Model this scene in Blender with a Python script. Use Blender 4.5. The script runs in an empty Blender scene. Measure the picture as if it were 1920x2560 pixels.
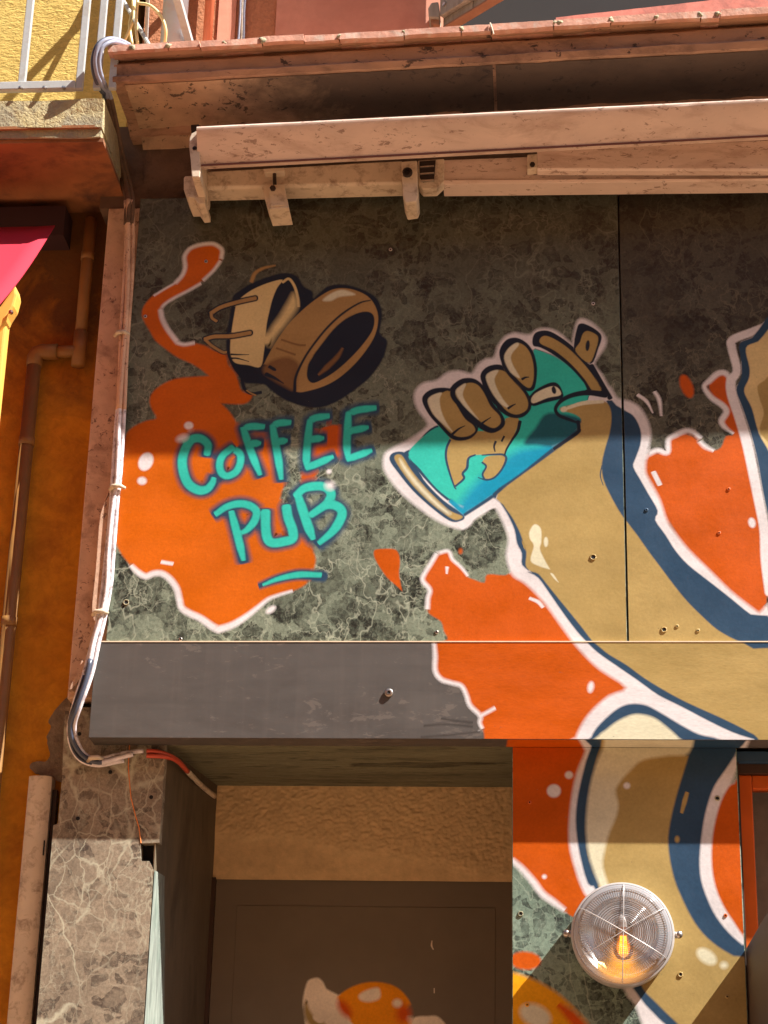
import bpy, bmesh, math, random
from mathutils import Vector, Matrix, noise
from mathutils.geometry import tessellate_polygon

random.seed(7)
scene = bpy.context.scene
col = scene.collection

# ------------------------------------------------------------------ camera
# pinhole recovered from the vanishing points of the facade (picture 1920 x 2560)
F = 5000.0
Zc = Vector((320, -12680, F)).normalized()                    # world up, in camera axes (right, down, forward)
Xc = Vector((65460, -320, -F)); Xc = (Xc - Zc * Xc.dot(Zc)).normalized()
Yc = Zc.cross(Xc)
def _w(v): return Vector((v.dot(Xc), v.dot(Yc), v.dot(Zc)))
RIGHT, DOWN, FWD = _w(Vector((1, 0, 0))), _w(Vector((0, 1, 0))), _w(Vector((0, 0, 1)))
EYE_Z = 1.6
EYE = Vector((0.96, 0, 0)) - FWD * 5.0
EYE.z = EYE_Z

cam_data = bpy.data.cameras.new("camera")
cam_data.sensor_fit = 'AUTO'
cam_data.sensor_width = 36.0
cam_data.lens = F / 2560 * 36.0
cam_data.clip_start = 0.05
cam_data.clip_end = 500
cam = bpy.data.objects.new("camera", cam_data)
col.objects.link(cam)
m = Matrix.Identity(4)
for i, a in enumerate((RIGHT, -DOWN, -FWD)):
    for j in range(3): m[j][i] = a[j]
m.translation = EYE
cam.matrix_world = m
scene.camera = cam

# ------------------------------------------------------------------ sky, sun, exposure
SUN = Vector((2.55, -1.0, 3.35)).normalized()                 # towards the sun
elev = math.asin(SUN.z)
world = bpy.data.worlds.new("World"); scene.world = world
world.use_nodes = True
wn = world.node_tree
sky = wn.nodes.new('ShaderNodeTexSky'); sky.sky_type = 'NISHITA'; sky.sun_disc = False
sky.sun_elevation = elev
sky.sun_rotation = math.atan2(SUN.x, SUN.y)
wn.links.new(sky.outputs[0], wn.nodes['Background'].inputs[0])
wn.nodes['Background'].inputs[1].default_value = 0.055
sd = bpy.data.lights.new("sun", 'SUN'); sd.energy = 5.0; sd.angle = math.radians(0.5); sd.color = (1.0, 0.985, 0.95)
so = bpy.data.objects.new("sun", sd); col.objects.link(so)
so.rotation_euler = SUN.to_track_quat('Z', 'Y').to_euler()
so.location = (6, -6, 12)
vs = scene.view_settings
vs.view_transform = 'Standard'; vs.look = 'None'; vs.gamma = 1.0; vs.use_curve_mapping = False
vs.exposure = 1.5
scene.render.engine = 'CYCLES'
scene.cycles.max_bounces = 7; scene.cycles.diffuse_bounces = 4; scene.cycles.glossy_bounces = 3
scene.cycles.transparent_max_bounces = 40
scene.cycles.use_denoising = True
scene.cycles.sample_clamp_indirect = 6.0

# ------------------------------------------------------------------ measuring helpers
def ray(u, v):
    return _w(Vector(((u - 960) / F, (v - 1280) / F, 1)))
def P(u, v, y=0.0):                                           # picture point -> point on the upright plane at depth y
    d = ray(u, v); t = (y - EYE.y) / d.y
    return EYE + d * t
def PH(u, v, z):                                              # picture point -> point on a level plane
    d = ray(u, v); t = (z - EYE.z) / d.z
    return EYE + d * t
def zoomer(ox, oy, s):
    return lambda *pts: [(ox + x * s, oy + y * s) for x, y in pts]
Z5 = zoomer(300, 560, 700 / 1659); Z6 = zoomer(940, 740, 660 / 1659); Z7 = zoomer(280, 960, 720 / 1659)
Z8 = zoomer(1400, 700, 520 / 1659); B2 = zoomer(900, 1340, 600 / 1659); B3 = zoomer(1320, 1300, 600 / 1659)
B7 = zoomer(1240, 1840, 680 / 1659); ZR = zoomer(1600, 780, 320 / 823); ZE = zoomer(740, 2360, 420 / 1659)
B4 = zoomer(0, 1640, 640 / 1659); B5 = zoomer(0, 2000, 560 / 1659); AW = zoomer(440, 300, 800 / 1659)

def srgb(r, g, b, k=1.0):
    def c(x):
        x /= 255.0
        return (x / 12.92 if x <= 0.04045 else ((x + 0.055) / 1.055) ** 2.4) * k
    return (c(r), c(g), c(b))

# ------------------------------------------------------------------ object helpers
def tag(o, label=None, cat=None, group=None, kind=None):
    if label: o['label'] = label
    if cat: o['category'] = cat
    if group: o['group'] = group
    if kind: o['kind'] = kind
    return o
def adopt(o, parent):
    if parent is not None:
        o.parent = parent
        o.matrix_parent_inverse = parent.matrix_basis.inverted()
def empty(name, loc, label, cat, group=None):
    o = bpy.data.objects.new(name, None); col.objects.link(o)
    o.location = loc; o.empty_display_size = 0.1
    return tag(o, label, cat, group)
def link(name, me, material=None, parent=None, smooth=False):
    if material is not None and not me.materials: me.materials.append(material)
    if smooth:
        for p in me.polygons: p.use_smooth = True
    o = bpy.data.objects.new(name, me); col.objects.link(o)
    adopt(o, parent)
    return o

class MB:
    """collects simple shapes into one mesh"""
    def __init__(s): s.v = []; s.f = []
    def add(s, vs_, fs):
        n = len(s.v); s.v += [tuple(x) for x in vs_]; s.f += [[i + n for i in f] for f in fs]; return s
    def box(s, a, b):
        (x0, y0, z0), (x1, y1, z1) = a, b
        vs_ = [(x0, y0, z0), (x1, y0, z0), (x1, y1, z0), (x0, y1, z0), (x0, y0, z1), (x1, y0, z1), (x1, y1, z1), (x0, y1, z1)]
        return s.add(vs_, [(0, 3, 2, 1), (4, 5, 6, 7), (0, 1, 5, 4), (1, 2, 6, 5), (2, 3, 7, 6), (3, 0, 4, 7)])
    def prism(s, front, dy):
        """front: points (Vector) counter-clockwise seen from the street; pushed back by dy"""
        n = len(front)
        vs_ = [Vector(p) for p in front] + [Vector(p) + Vector((0, dy, 0)) for p in front]
        fs = [tuple(range(n)), tuple(range(2 * n - 1, n - 1, -1))]
        fs += [(i, i + n, (i + 1) % n + n, (i + 1) % n) for i in range(n)]
        return s.add(vs_, fs)
    def tube(s, pts, r, n=10, caps=True):
        pts = [Vector(p) for p in pts]; k = len(pts)
        rs = r if isinstance(r, (list, tuple)) else [r] * k
        rings = []; up = None
        for i in range(k):
            t = (pts[min(i + 1, k - 1)] - pts[max(i - 1, 0)]).normalized()
            if up is None: up = t.orthogonal().normalized()
            up = (up - t * up.dot(t)).normalized(); sd_ = t.cross(up)
            rings.append([pts[i] + (up * math.cos(q) + sd_ * math.sin(q)) * rs[i] for q in [2 * math.pi * j / n for j in range(n)]])
        vs_ = [p for r_ in rings for p in r_]
        fs = [(i * n + j, i * n + (j + 1) % n, (i + 1) * n + (j + 1) % n, (i + 1) * n + j) for i in range(k - 1) for j in range(n)]
        if caps: fs += [tuple(range(n - 1, -1, -1)), tuple((k - 1) * n + j for j in range(n))]
        return s.add(vs_, fs)
    def lathe(s, prof, origin, n=64, close=False):
        """prof: (radius, forward) pairs, axis towards the street (-y)"""
        o = Vector(origin); vs_ = []; fs = []
        for r, h in prof:
            vs_ += [o + Vector((r * math.cos(2 * math.pi * j / n), -h, r * math.sin(2 * math.pi * j / n))) for j in range(n)]
        for i in range(len(prof) - 1):
            fs += [(i * n + j, i * n + (j + 1) % n, (i + 1) * n + (j + 1) % n, (i + 1) * n + j) for j in range(n)]
        return s.add(vs_, fs)
    def section(s, left, right, n=1, close=True, caps=True, jit=0.0, keep=()):
        """loft between two matching sections"""
        k = len(left); vs_ = []
        for i in range(n + 1):
            t = i / n
            for j in range(k):
                p = Vector(left[j]).lerp(Vector(right[j]), t)
                if jit and j not in keep:
                    p += Vector((0, 1, 1)) * 0 + Vector((0, noise.noise(p * 9 + Vector((j, 0, 0))), noise.noise(p * 11 + Vector((0, j, 3))))) * jit
                    p += Vector((0, noise.noise(p * 40), noise.noise(p * 47 + Vector((5, 0, 0))))) * jit * 0.6
                vs_.append(p)
        kk = k if close else k - 1
        fs = [(i * k + j, i * k + (j + 1) % k, (i + 1) * k + (j + 1) % k, (i + 1) * k + j) for i in range(n) for j in range(kk)]
        if caps and close: fs += [tuple(range(k - 1, -1, -1)), tuple(n * k + j for j in range(k))]
        return s.add(vs_, fs)
    def build(s, name, material, parent=None, smooth=False, bevel=0.0, fix=True, auto=None):
        me = bpy.data.meshes.new(name)
        me.from_pydata(s.v, [], s.f); me.update()
        bm = bmesh.new(); bm.from_mesh(me)
        if fix: bmesh.ops.recalc_face_normals(bm, faces=bm.faces)
        if bevel:
            es = [e for e in bm.edges if len(e.link_faces) == 2 and e.calc_face_angle(0) > 0.6]
            bmesh.ops.bevel(bm, geom=es, offset=bevel, segments=2, affect='EDGES', profile=0.6)
        bm.to_mesh(me); bm.free()
        o = link(name, me, material, parent, smooth)
        if auto and hasattr(me, 'set_sharp_from_angle'):
            for p in me.polygons: p.use_smooth = True
            me.set_sharp_from_angle(angle=math.radians(auto))
        return o

# ------------------------------------------------------------------ materials
def new_mat(name):
    m_ = bpy.data.materials.new(name); m_.use_nodes = True
    nt = m_.node_tree
    return m_, nt, nt.nodes['Principled BSDF']
def N(nt, t, **kw):
    n = nt.nodes.new(t)
    for k, v in kw.items():
        if k in n.inputs.keys() if hasattr(n.inputs, 'keys') else False: n.inputs[k].default_value = v
        else: setattr(n, k, v)
    return n
def noise_node(nt, vec, scale, detail=4, rough=0.55, dist=0.0):
    n = nt.nodes.new('ShaderNodeTexNoise')
    n.inputs['Scale'].default_value = scale; n.inputs['Detail'].default_value = detail
    n.inputs['Roughness'].default_value = rough; n.inputs['Distortion'].default_value = dist
    nt.links.new(vec, n.inputs['Vector'])
    return n.outputs['Fac']
def ramp(nt, fac, stops):
    r = nt.nodes.new('ShaderNodeValToRGB')
    e = r.color_ramp.elements
    while len(e) < len(stops): e.new(0.5)
    for i, (p, c) in enumerate(stops):
        e[i].position = p
        e[i].color = (c[0], c[1], c[2], 1) if isinstance(c, (tuple, list)) else (c, c, c, 1)
    nt.links.new(fac, r.inputs[0])
    return r.outputs[0]
def mix(nt, fac, a, b, mode='MIX'):
    n = nt.nodes.new('ShaderNodeMix'); n.data_type = 'RGBA'; n.blend_type = mode
    for key, val in ((0, fac), (6, a), (7, b)):
        if hasattr(val, 'is_linked') or isinstance(val, bpy.types.NodeSocket): nt.links.new(val, n.inputs[key])
        elif key == 0: n.inputs[0].default_value = val
        else: n.inputs[key].default_value = (*val, 1)
    return n.outputs[2]
def math_(nt, op, a, b=0.0, c=None, clamp=False):
    n = nt.nodes.new('ShaderNodeMath'); n.operation = op; n.use_clamp = clamp
    for i, val in enumerate((a, b) if c is None else (a, b, c)):
        if isinstance(val, bpy.types.NodeSocket): nt.links.new(val, n.inputs[i])
        else: n.inputs[i].default_value = val
    return n.outputs[0]
def bump(nt, bsdf, h, strength=0.3, dist=0.002):
    b = nt.nodes.new('ShaderNodeBump'); b.inputs['Strength'].default_value = strength; b.inputs['Distance'].default_value = dist
    nt.links.new(h, b.inputs['Height']); nt.links.new(b.outputs[0], bsdf.inputs['Normal'])
def pos(nt, scale=(1, 1, 1), off=(0, 0, 0)):
    g = nt.nodes.new('ShaderNodeNewGeometry'); mp = nt.nodes.new('ShaderNodeMapping')
    mp.inputs['Scale'].default_value = scale; mp.inputs['Location'].default_value = off
    nt.links.new(g.outputs['Position'], mp.inputs['Vector'])
    return mp.outputs[0]

def add_paint(nt, b, v, bump_node):
    """sprayed paint held in the mesh: 'paint' colour, 'cover' 0..1; bare surface where there is none"""
    ap = nt.nodes.new('ShaderNodeAttribute'); ap.attribute_name = 'paint'
    ac = nt.nodes.new('ShaderNodeAttribute'); ac.attribute_name = 'cover'
    cv = ac.outputs['Fac']
    soft = math_(nt, 'MULTIPLY', cv, math_(nt, 'SUBTRACT', 1.0, cv))
    grain = math_(nt, 'SUBTRACT', noise_node(nt, v, 330, 2, 0.6), 0.5)
    cv2 = math_(nt, 'ADD', cv, math_(nt, 'MULTIPLY', soft, math_(nt, 'MULTIPLY', grain, 3.0)), clamp=True)
    tone = ramp(nt, noise_node(nt, v, 5, 7, 0.7), [(0.3, 0.82), (0.7, 1.07)])
    fine = ramp(nt, noise_node(nt, v, 150, 3, 0.6), [(0.3, 0.9), (0.7, 1.04)])
    pc = mix(nt, 1.0, mix(nt, 1.0, ap.outputs['Color'], tone, 'MULTIPLY'), fine, 'MULTIPLY')
    ps = noise_node(nt, pos(nt, (3.2, 3, 9), (0.4, 0, 0)), 1.0, 4, 0.6)
    pc = mix(nt, 1.0, pc, ramp(nt, ps, [(0.35, 0.9), (0.65, 1.05)]), 'MULTIPLY')
    pit = ramp(nt, noise_node(nt, v, 95, 3, 0.7), [(0.7, 1.0), (0.74, 0.45)])
    cv2 = math_(nt, 'MULTIPLY', cv2, pit)
    pb = nt.nodes.new('ShaderNodeBsdfPrincipled')
    nt.links.new(pc, pb.inputs['Base Color']); pb.inputs['Specular IOR Level'].default_value = 0.25
    nt.links.new(ramp(nt, tone, [(0.85, 0.36), (1.0, 0.5)]), pb.inputs['Roughness'])
    bp = nt.nodes.new('ShaderNodeBump'); bp.inputs['Strength'].default_value = 0.26; bp.inputs['Distance'].default_value = 0.0014
    nt.links.new(noise_node(nt, v, 70, 4, 0.62), bp.inputs['Height']); nt.links.new(bp.outputs[0], pb.inputs['Normal'])
    ms = nt.nodes.new('ShaderNodeMixShader')
    nt.links.new(cv2, ms.inputs[0]); nt.links.new(b.outputs[0], ms.inputs[1]); nt.links.new(pb.outputs[0], ms.inputs[2])
    nt.links.new(ms.outputs[0], nt.nodes['Material Output'].inputs[0])

def plain(name, c, rough=0.6, var=0.12, scale=30, bmp=0.15, metal=0.0, dirt=None, dirt_amt=0.5, dirt_scale=8, spec=0.5, stretch=(1, 1, 1), bd=0.002, paint=False, soot_shade=None, streak=None, specks=None):
    m_, nt, b = new_mat(name)
    v = pos(nt, stretch)
    f = noise_node(nt, v, scale, 5, 0.6)
    c1 = tuple(x * (1 - var) for x in c); c2 = tuple(min(1, x * (1 + var)) for x in c)
    cc = ramp(nt, f, [(0.3, c1), (0.7, c2)])
    if dirt is not None:
        d = noise_node(nt, v, dirt_scale, 7, 0.68, 0.4)
        dm = ramp(nt, d, [(0.5, 0.0), (0.68, dirt_amt)])
        cc = mix(nt, dm, cc, dirt)
    if specks is not None:
        n1 = noise_node(nt, v, specks[2], 5, 0.72, 0.5); n2 = noise_node(nt, v, specks[2] * 0.12, 3, 0.6)
        cc = mix(nt, ramp(nt, math_(nt, 'ADD', n1, math_(nt, 'MULTIPLY', math_(nt, 'SUBTRACT', n2, 0.5), 0.35)), [(0.6, 0.0), (0.64, specks[1])]), cc, specks[0])
    if streak is not None:
        vv = pos(nt, (26, 26, 1.6))
        cc = mix(nt, ramp(nt, noise_node(nt, vv, 1.0, 6, 0.65), [(0.5, 0.0), (0.72, 0.22)]), cc, streak)
        vh = pos(nt, (1.2, 1, 30))
        cc = mix(nt, ramp(nt, noise_node(nt, vh, 1.0, 5, 0.6), [(0.5, 0.0), (0.7, 0.4)]), cc, tuple(x * 0.7 for x in c))
        cc = mix(nt, ramp(nt, noise_node(nt, v, 120, 3, 0.7), [(0.66, 0.0), (0.72, 0.5)]), cc, streak)
    if soot_shade is not None:  # soot and painted shade in one dark tone, growing along x
        sx, sc = soot_shade
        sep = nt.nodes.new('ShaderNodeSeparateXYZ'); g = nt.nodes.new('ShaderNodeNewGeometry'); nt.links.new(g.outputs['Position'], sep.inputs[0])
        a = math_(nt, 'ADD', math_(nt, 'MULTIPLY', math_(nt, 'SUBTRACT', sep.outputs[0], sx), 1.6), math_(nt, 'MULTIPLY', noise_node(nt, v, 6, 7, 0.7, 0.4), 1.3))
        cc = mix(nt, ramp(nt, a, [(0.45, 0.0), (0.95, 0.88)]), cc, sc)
    if paint: add_paint(nt, b, v, None)
    nt.links.new(cc, b.inputs['Base Color'])
    b.inputs['Roughness'].default_value = rough; b.inputs['Metallic'].default_value = metal
    b.inputs['Specular IOR Level'].default_value = spec
    if bmp:
        bump(nt, b, noise_node(nt, v, scale * 3 if not paint else 70, 5, 0.6), bmp, bd)
    return m_

def stucco(name, c, c2, scale=60, strength=0.8, dist=0.006, rough=0.9, stretch=(1, 1, 1), stain=None, top_shade=None):
    m_, nt, b = new_mat(name)
    v = pos(nt, stretch)
    big = noise_node(nt, v, 3.5, 6, 0.6)
    cc = ramp(nt, big, [(0.35, c), (0.65, c2)])
    fine = noise_node(nt, v, scale, 5, 0.62, 0.6)
    cc = mix(nt, 0.35, cc, ramp(nt, fine, [(0.3, 0.25), (0.7, 1.0)]), 'MULTIPLY')
    if stain:
        cc = mix(nt, ramp(nt, noise_node(nt, v, 6, 9, 0.7, 0.7), [(0.48, 0.0), (0.68, 0.6)]), cc, stain)
    if top_shade:  # shade painted into the wall colour, deeper with height
        z0_, z1_, dc = top_shade
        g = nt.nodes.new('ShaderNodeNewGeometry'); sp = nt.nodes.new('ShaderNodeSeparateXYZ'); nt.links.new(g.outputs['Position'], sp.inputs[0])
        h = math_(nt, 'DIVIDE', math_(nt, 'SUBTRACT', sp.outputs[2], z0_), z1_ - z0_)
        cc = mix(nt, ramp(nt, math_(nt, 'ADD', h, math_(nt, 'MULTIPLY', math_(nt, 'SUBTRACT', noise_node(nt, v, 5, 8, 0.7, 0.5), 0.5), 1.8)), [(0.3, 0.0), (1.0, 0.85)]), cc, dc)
    nt.links.new(cc, b.inputs['Base Color']); b.inputs['Roughness'].default_value = rough
    b.inputs['Specular IOR Level'].default_value = 0.25
    bump(nt, b, fine, strength, dist)
    return m_

def marble(name, base1, base2, dark, vein, vein_amt=0.8, clast=0.62, off=(0, 0, 0), rough=0.32, big=1.0, stretch=(1, 1, 1), paint=False, vw=1.0, wig=1.0, cells=False, top_tone=None):
    m_, nt, b = new_mat(name)
    v0 = pos(nt, stretch, off)
    wn_ = nt.nodes.new('ShaderNodeTexNoise'); wn_.inputs['Scale'].default_value = 9 * big; wn_.inputs['Detail'].default_value = 5
    nt.links.new(v0, wn_.inputs['Vector'])
    va = nt.nodes.new('ShaderNodeVectorMath'); va.operation = 'MULTIPLY_ADD'
    nt.links.new(wn_.outputs['Color'], va.inputs[0]); va.inputs[1].default_value = (0.085, 0.085, 0.085); nt.links.new(v0, va.inputs[2])
    v = va.outputs[0]
    base = ramp(nt, noise_node(nt, v0, 4 * big, 8, 0.62), [(0.34, base2), (0.5, base1), (0.66, tuple(min(1, x * 1.12) for x in base1))])
    grain = noise_node(nt, v0, 130, 5, 0.72)
    base = mix(nt, 0.7, base, ramp(nt, grain, [(0.34, 0.5), (0.6, 1.1)]), 'MULTIPLY')
    gn = noise_node(nt, v0, 60, 4, 0.7)
    zone = math_(nt, 'MULTIPLY', ramp(nt, noise_node(nt, v0, 5 * big, 4, 0.6), [(0.36, 0.3), (0.56, 1.0)]), ramp(nt, noise_node(nt, v0, 85, 4, 0.75), [(0.34, 0.3), (0.56, 1.0)]))
    def fragments(scale, thr, lo, amt, inner, base):
        vo = nt.nodes.new('ShaderNodeTexVoronoi'); vo.feature = 'F1'; vo.inputs['Scale'].default_value = scale
        ve = nt.nodes.new('ShaderNodeTexVoronoi'); ve.feature = 'DISTANCE_TO_EDGE'; ve.inputs['Scale'].default_value = scale
        nt.links.new(v, vo.inputs['Vector']); nt.links.new(v, ve.inputs['Vector'])
        sep = nt.nodes.new('ShaderNodeSeparateColor'); nt.links.new(vo.outputs['Color'], sep.inputs[0])
        pick = math_(nt, 'GREATER_THAN', sep.outputs[0], thr)
        # fragments shrink by a random amount so that they lie apart in the ground mass
        d = math_(nt, 'SUBTRACT', math_(nt, 'ADD', ve.outputs['Distance'], math_(nt, 'MULTIPLY', gn, 0.2)), math_(nt, 'MULTIPLY', sep.outputs[1], 0.2))
        prof_ = ramp(nt, d, [(lo + 0.03, 0.0), (lo + 0.055, 1.0), (lo + 0.12, 0.9), (lo + 0.2, inner)])
        return mix(nt, math_(nt, 'MULTIPLY', math_(nt, 'MULTIPLY', math_(nt, 'MULTIPLY', pick, prof_), amt), zone), base, dark)
    base = fragments(7 * big, clast + 0.12, 0.10, 0.9, 0.6, base)
    base = fragments(17 * big, clast + 0.02, 0.08, 0.85, 0.6, base)
    base = fragments(42 * big, clast, 0.05, 0.8, 0.9, base)
    def veins(scale, w, amt, base, seed, dist=1.2, gate=4):
        n = nt.nodes.new('ShaderNodeTexNoise'); n.inputs['Scale'].default_value = scale; n.inputs['Detail'].default_value = 4.5
        n.inputs['Roughness'].default_value = 0.58; n.inputs['Distortion'].default_value = dist * 0.35
        mp = nt.nodes.new('ShaderNodeMapping'); mp.inputs['Location'].default_value = (seed, seed * 0.7, -seed); mp.inputs['Rotation'].default_value = (0, 0.6 * seed, 0); mp.inputs['Scale'].default_value = (1, 1, 0.75)
        nt.links.new(v0, mp.inputs['Vector']); nt.links.new(mp.outputs[0], n.inputs['Vector'])
        a = math_(nt, 'ABSOLUTE', math_(nt, 'SUBTRACT', n.outputs['Fac'], 0.5))
        line = ramp(nt, a, [(0.0, 1.0), (w * 0.35, 0.8), (w, 0.0)])
        gate_ = ramp(nt, noise_node(nt, mp.outputs[0], gate, 4, 0.6), [(0.42, 0.0), (0.56, 1.0)])
        return mix(nt, math_(nt, 'MULTIPLY', math_(nt, 'MULTIPLY', line, gate_), amt), base, vein)
    base = veins(2.6 * big, 0.0045 * vw, vein_amt, base, 1.3, 1.0, 3)
    base = veins(5.5 * big, 0.007 * vw, vein_amt * 0.9, base, 4.1, 1.0, 4)
    base = veins(12 * big, 0.012 * vw, vein_amt * 0.75, base, 7.7, 0.8, 5)
    base = veins(30 * big, 0.022 * vw, vein_amt * 0.45, base, 2.9, 0.6, 7)
    if top_tone:  # browner and darker towards the top, ragged by noise
        z0_, z1_, gc = top_tone
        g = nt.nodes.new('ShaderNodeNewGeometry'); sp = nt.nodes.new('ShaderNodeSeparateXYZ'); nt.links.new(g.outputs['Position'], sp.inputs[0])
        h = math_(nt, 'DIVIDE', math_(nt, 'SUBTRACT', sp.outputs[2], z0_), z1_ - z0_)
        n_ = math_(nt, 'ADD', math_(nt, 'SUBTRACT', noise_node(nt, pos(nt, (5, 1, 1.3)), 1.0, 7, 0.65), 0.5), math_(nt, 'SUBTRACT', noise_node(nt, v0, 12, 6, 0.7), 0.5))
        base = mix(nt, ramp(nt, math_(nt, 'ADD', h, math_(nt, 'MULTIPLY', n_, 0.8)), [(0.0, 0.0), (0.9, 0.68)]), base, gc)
    if cells:
        def web(scale, w, amt, base, seed):
            mp = nt.nodes.new('ShaderNodeMapping'); mp.inputs['Location'].default_value = (seed, 0, -seed); mp.inputs['Rotation'].default_value = (0, seed, 0); mp.inputs['Scale'].default_value = (1.0, 1, 0.5)
            nt.links.new(v, mp.inputs['Vector'])
            ve = nt.nodes.new('ShaderNodeTexVoronoi'); ve.feature = 'DISTANCE_TO_EDGE'; ve.inputs['Scale'].default_value = scale
            nt.links.new(mp.outputs[0], ve.inputs['Vector'])
            wd_ = math_(nt, 'MULTIPLY', ve.outputs['Distance'], ramp(nt, noise_node(nt, v0, 9, 3), [(0.35, 0.6), (0.65, 2.4)]))
            ln_ = ramp(nt, wd_, [(0.0, 1.0), (w * 0.4, 0.75), (w, 0.0)])
            gt = ramp(nt, noise_node(nt, mp.outputs[0], 4, 4, 0.6), [(0.4, 0.05), (0.56, 1.0)])
            return mix(nt, math_(nt, 'MULTIPLY', math_(nt, 'MULTIPLY', ln_, gt), amt), base, vein)
        base = web(4.5, 0.03, 0.7, base, 0.5); base = web(8, 0.035, 0.6, base, 2.1); base = web(23, 0.06, 0.45, base, 4.4)
    if paint: add_paint(nt, b, v0, None)
    nt.links.new(base, b.inputs['Base Color'])
    r = ramp(nt, gn, [(0.3, rough * 0.85), (0.7, min(1, rough * 1.5))])
    nt.links.new(r, b.inputs['Roughness'])
    b.inputs['Specular IOR Level'].default_value = 0.25
    bump(nt, b, noise_node(nt, v0, 75, 5, 0.62), 0.15, 0.0012)
    return m_

COL = {
    'orange': srgb(194, 82, 0), 'orange_warm': srgb(200, 94, 0), 'orange_deep': srgb(190, 72, 6), 'tan': srgb(172, 144, 86), 'cream': srgb(218, 210, 178),
    'white': srgb(222, 214, 212), 'navy': srgb(44, 70, 94), 'ink': srgb(30, 34, 46), 'teal': srgb(52, 190, 170),
    'cyan': srgb(16, 144, 176), 'teal_deep': srgb(30, 92, 102), 'cup': srgb(216, 190, 132), 'ring': srgb(168, 132, 80),
    'ring_dark': srgb(126, 90, 52), 'yolk': srgb(240, 146, 6), 'yolk_red': srgb(214, 84, 8), 'egg': srgb(240, 222, 198),
    'yellow': srgb(232, 158, 12), 'smudge': srgb(68, 62, 58), 'tan_dark': srgb(160, 118, 60),
}
M = {}
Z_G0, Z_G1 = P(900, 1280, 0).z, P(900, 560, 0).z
M['marble'] = marble('green_marble', srgb(122, 129, 110), srgb(106, 112, 95), srgb(24, 22, 19), srgb(180, 182, 158), vein_amt=0.6, clast=0.52, off=(1.3, 0, 0.4), paint=True, top_tone=(Z_G0, Z_G1, srgb(52, 39, 26)))
M['marble_b'] = marble('green_marble_darker', srgb(98, 98, 84), srgb(78, 77, 66), srgb(24, 21, 18), srgb(150, 144, 120), vein_amt=0.55, clast=0.56, off=(7.3, 0, 2.4), paint=True, top_tone=(Z_G0, Z_G1, srgb(52, 40, 29)))
M['marble_pier'] = marble('green_marble_pale', srgb(124, 141, 123), srgb(98, 113, 97), srgb(28, 31, 29), srgb(178, 188, 166), vein_amt=0.4, clast=0.58, off=(3.3, 0, 5.4), rough=0.5, paint=True)
M['marble_brown'] = marble('brown_veined_marble', srgb(142, 126, 106), srgb(114, 100, 84), srgb(66, 54, 46), srgb(196, 192, 166), vein_amt=0.4, clast=0.62, off=(5.3, 2, 1.4), rough=0.5, vw=0.9, cells=True)
M['marble_streak'] = marble('streaked_dark_marble', srgb(112, 108, 84), srgb(80, 76, 58), srgb(44, 38, 28), srgb(140, 130, 100), vein_amt=0.3, clast=0.86, off=(2, 0, 0), rough=0.6, stretch=(0.35, 2.2, 2.2))
M['marble_edge'] = plain('sawn_marble_edge', srgb(122, 127, 116), 0.85, 0.4, 24, 0.3, stretch=(3, 3, 0.5), dirt=srgb(92, 110, 96), dirt_amt=0.7, dirt_scale=20)
M['fascia'] = plain('taupe_paint', srgb(80, 74, 69), 0.48, 0.12, 9, 0.12, dirt=srgb(64, 57, 52), dirt_amt=0.6, dirt_scale=4, bd=0.001, stretch=(0.6, 1, 1.6), paint=True, streak=srgb(104, 94, 86), specks=(srgb(118, 106, 96), 0.4, 26))
M['soffit_paint'] = plain('dusty_brown_paint', srgb(180, 146, 114), 0.85, 0.16, 14, 0.4, dirt=srgb(64, 48, 38), dirt_amt=0.6, dirt_scale=5, bd=0.004, soot_shade=(0.62, srgb(58, 44, 37)), specks=(srgb(34, 25, 21), 0.8, 30))  # dark tone is soot plus painted shade above the awning
M['cornice'] = plain('cornice_paint', srgb(166, 126, 98), 0.85, 0.16, 16, 0.5, dirt=srgb(84, 60, 46), dirt_amt=0.75, dirt_scale=10, bd=0.004, stretch=(0.5, 1, 1), specks=(srgb(44, 30, 24), 0.85, 34))
M['tile'] = plain('terracotta_tile', srgb(198, 144, 120), 0.85, 0.2, 30, 0.5, dirt=srgb(200, 186, 168), dirt_amt=0.7, dirt_scale=22, bd=0.003)
M['mortar'] = plain('lichen_mortar', srgb(168, 158, 128), 0.95, 0.3, 60, 0.8, dirt=srgb(96, 100, 74), dirt_amt=0.8, dirt_scale=40, bd=0.004)
M['grey_mortar'] = plain('grey_mortar', srgb(128, 112, 92), 0.95, 0.25, 40, 0.8, dirt=srgb(80, 66, 54), dirt_amt=0.7, dirt_scale=14, bd=0.006)
M['dark_wall'] = plain('dirty_band_wall', srgb(104, 80, 62), 0.9, 0.2, 14, 0.5, dirt=srgb(50, 36, 28), dirt_amt=0.9, dirt_scale=5, bd=0.004)
M['plank'] = plain('pink_plaster_strip', srgb(204, 166, 138), 0.85, 0.1, 20, 0.35, dirt=srgb(120, 84, 64), dirt_amt=0.6, dirt_scale=16, bd=0.003, specks=(srgb(92, 58, 46), 0.8, 70))
M['white_alu'] = plain('white_lacquered_aluminium', srgb(214, 188, 170), 0.24, 0.07, 10, 0.05, dirt=srgb(150, 114, 94), dirt_amt=0.45, dirt_scale=9, bd=0.001, stretch=(0.7, 1, 2), specks=(srgb(110, 78, 62), 0.6, 55))
M['old_white'] = plain('flaking_white_paint', srgb(204, 184, 158), 0.55, 0.08, 20, 0.25, dirt=srgb(110, 80, 58), dirt_amt=0.7, dirt_scale=30, bd=0.002)
M['dark_metal'] = plain('dark_oily_metal', srgb(58, 48, 44), 0.45, 0.2, 40, 0.2, metal=0.6)
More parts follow.
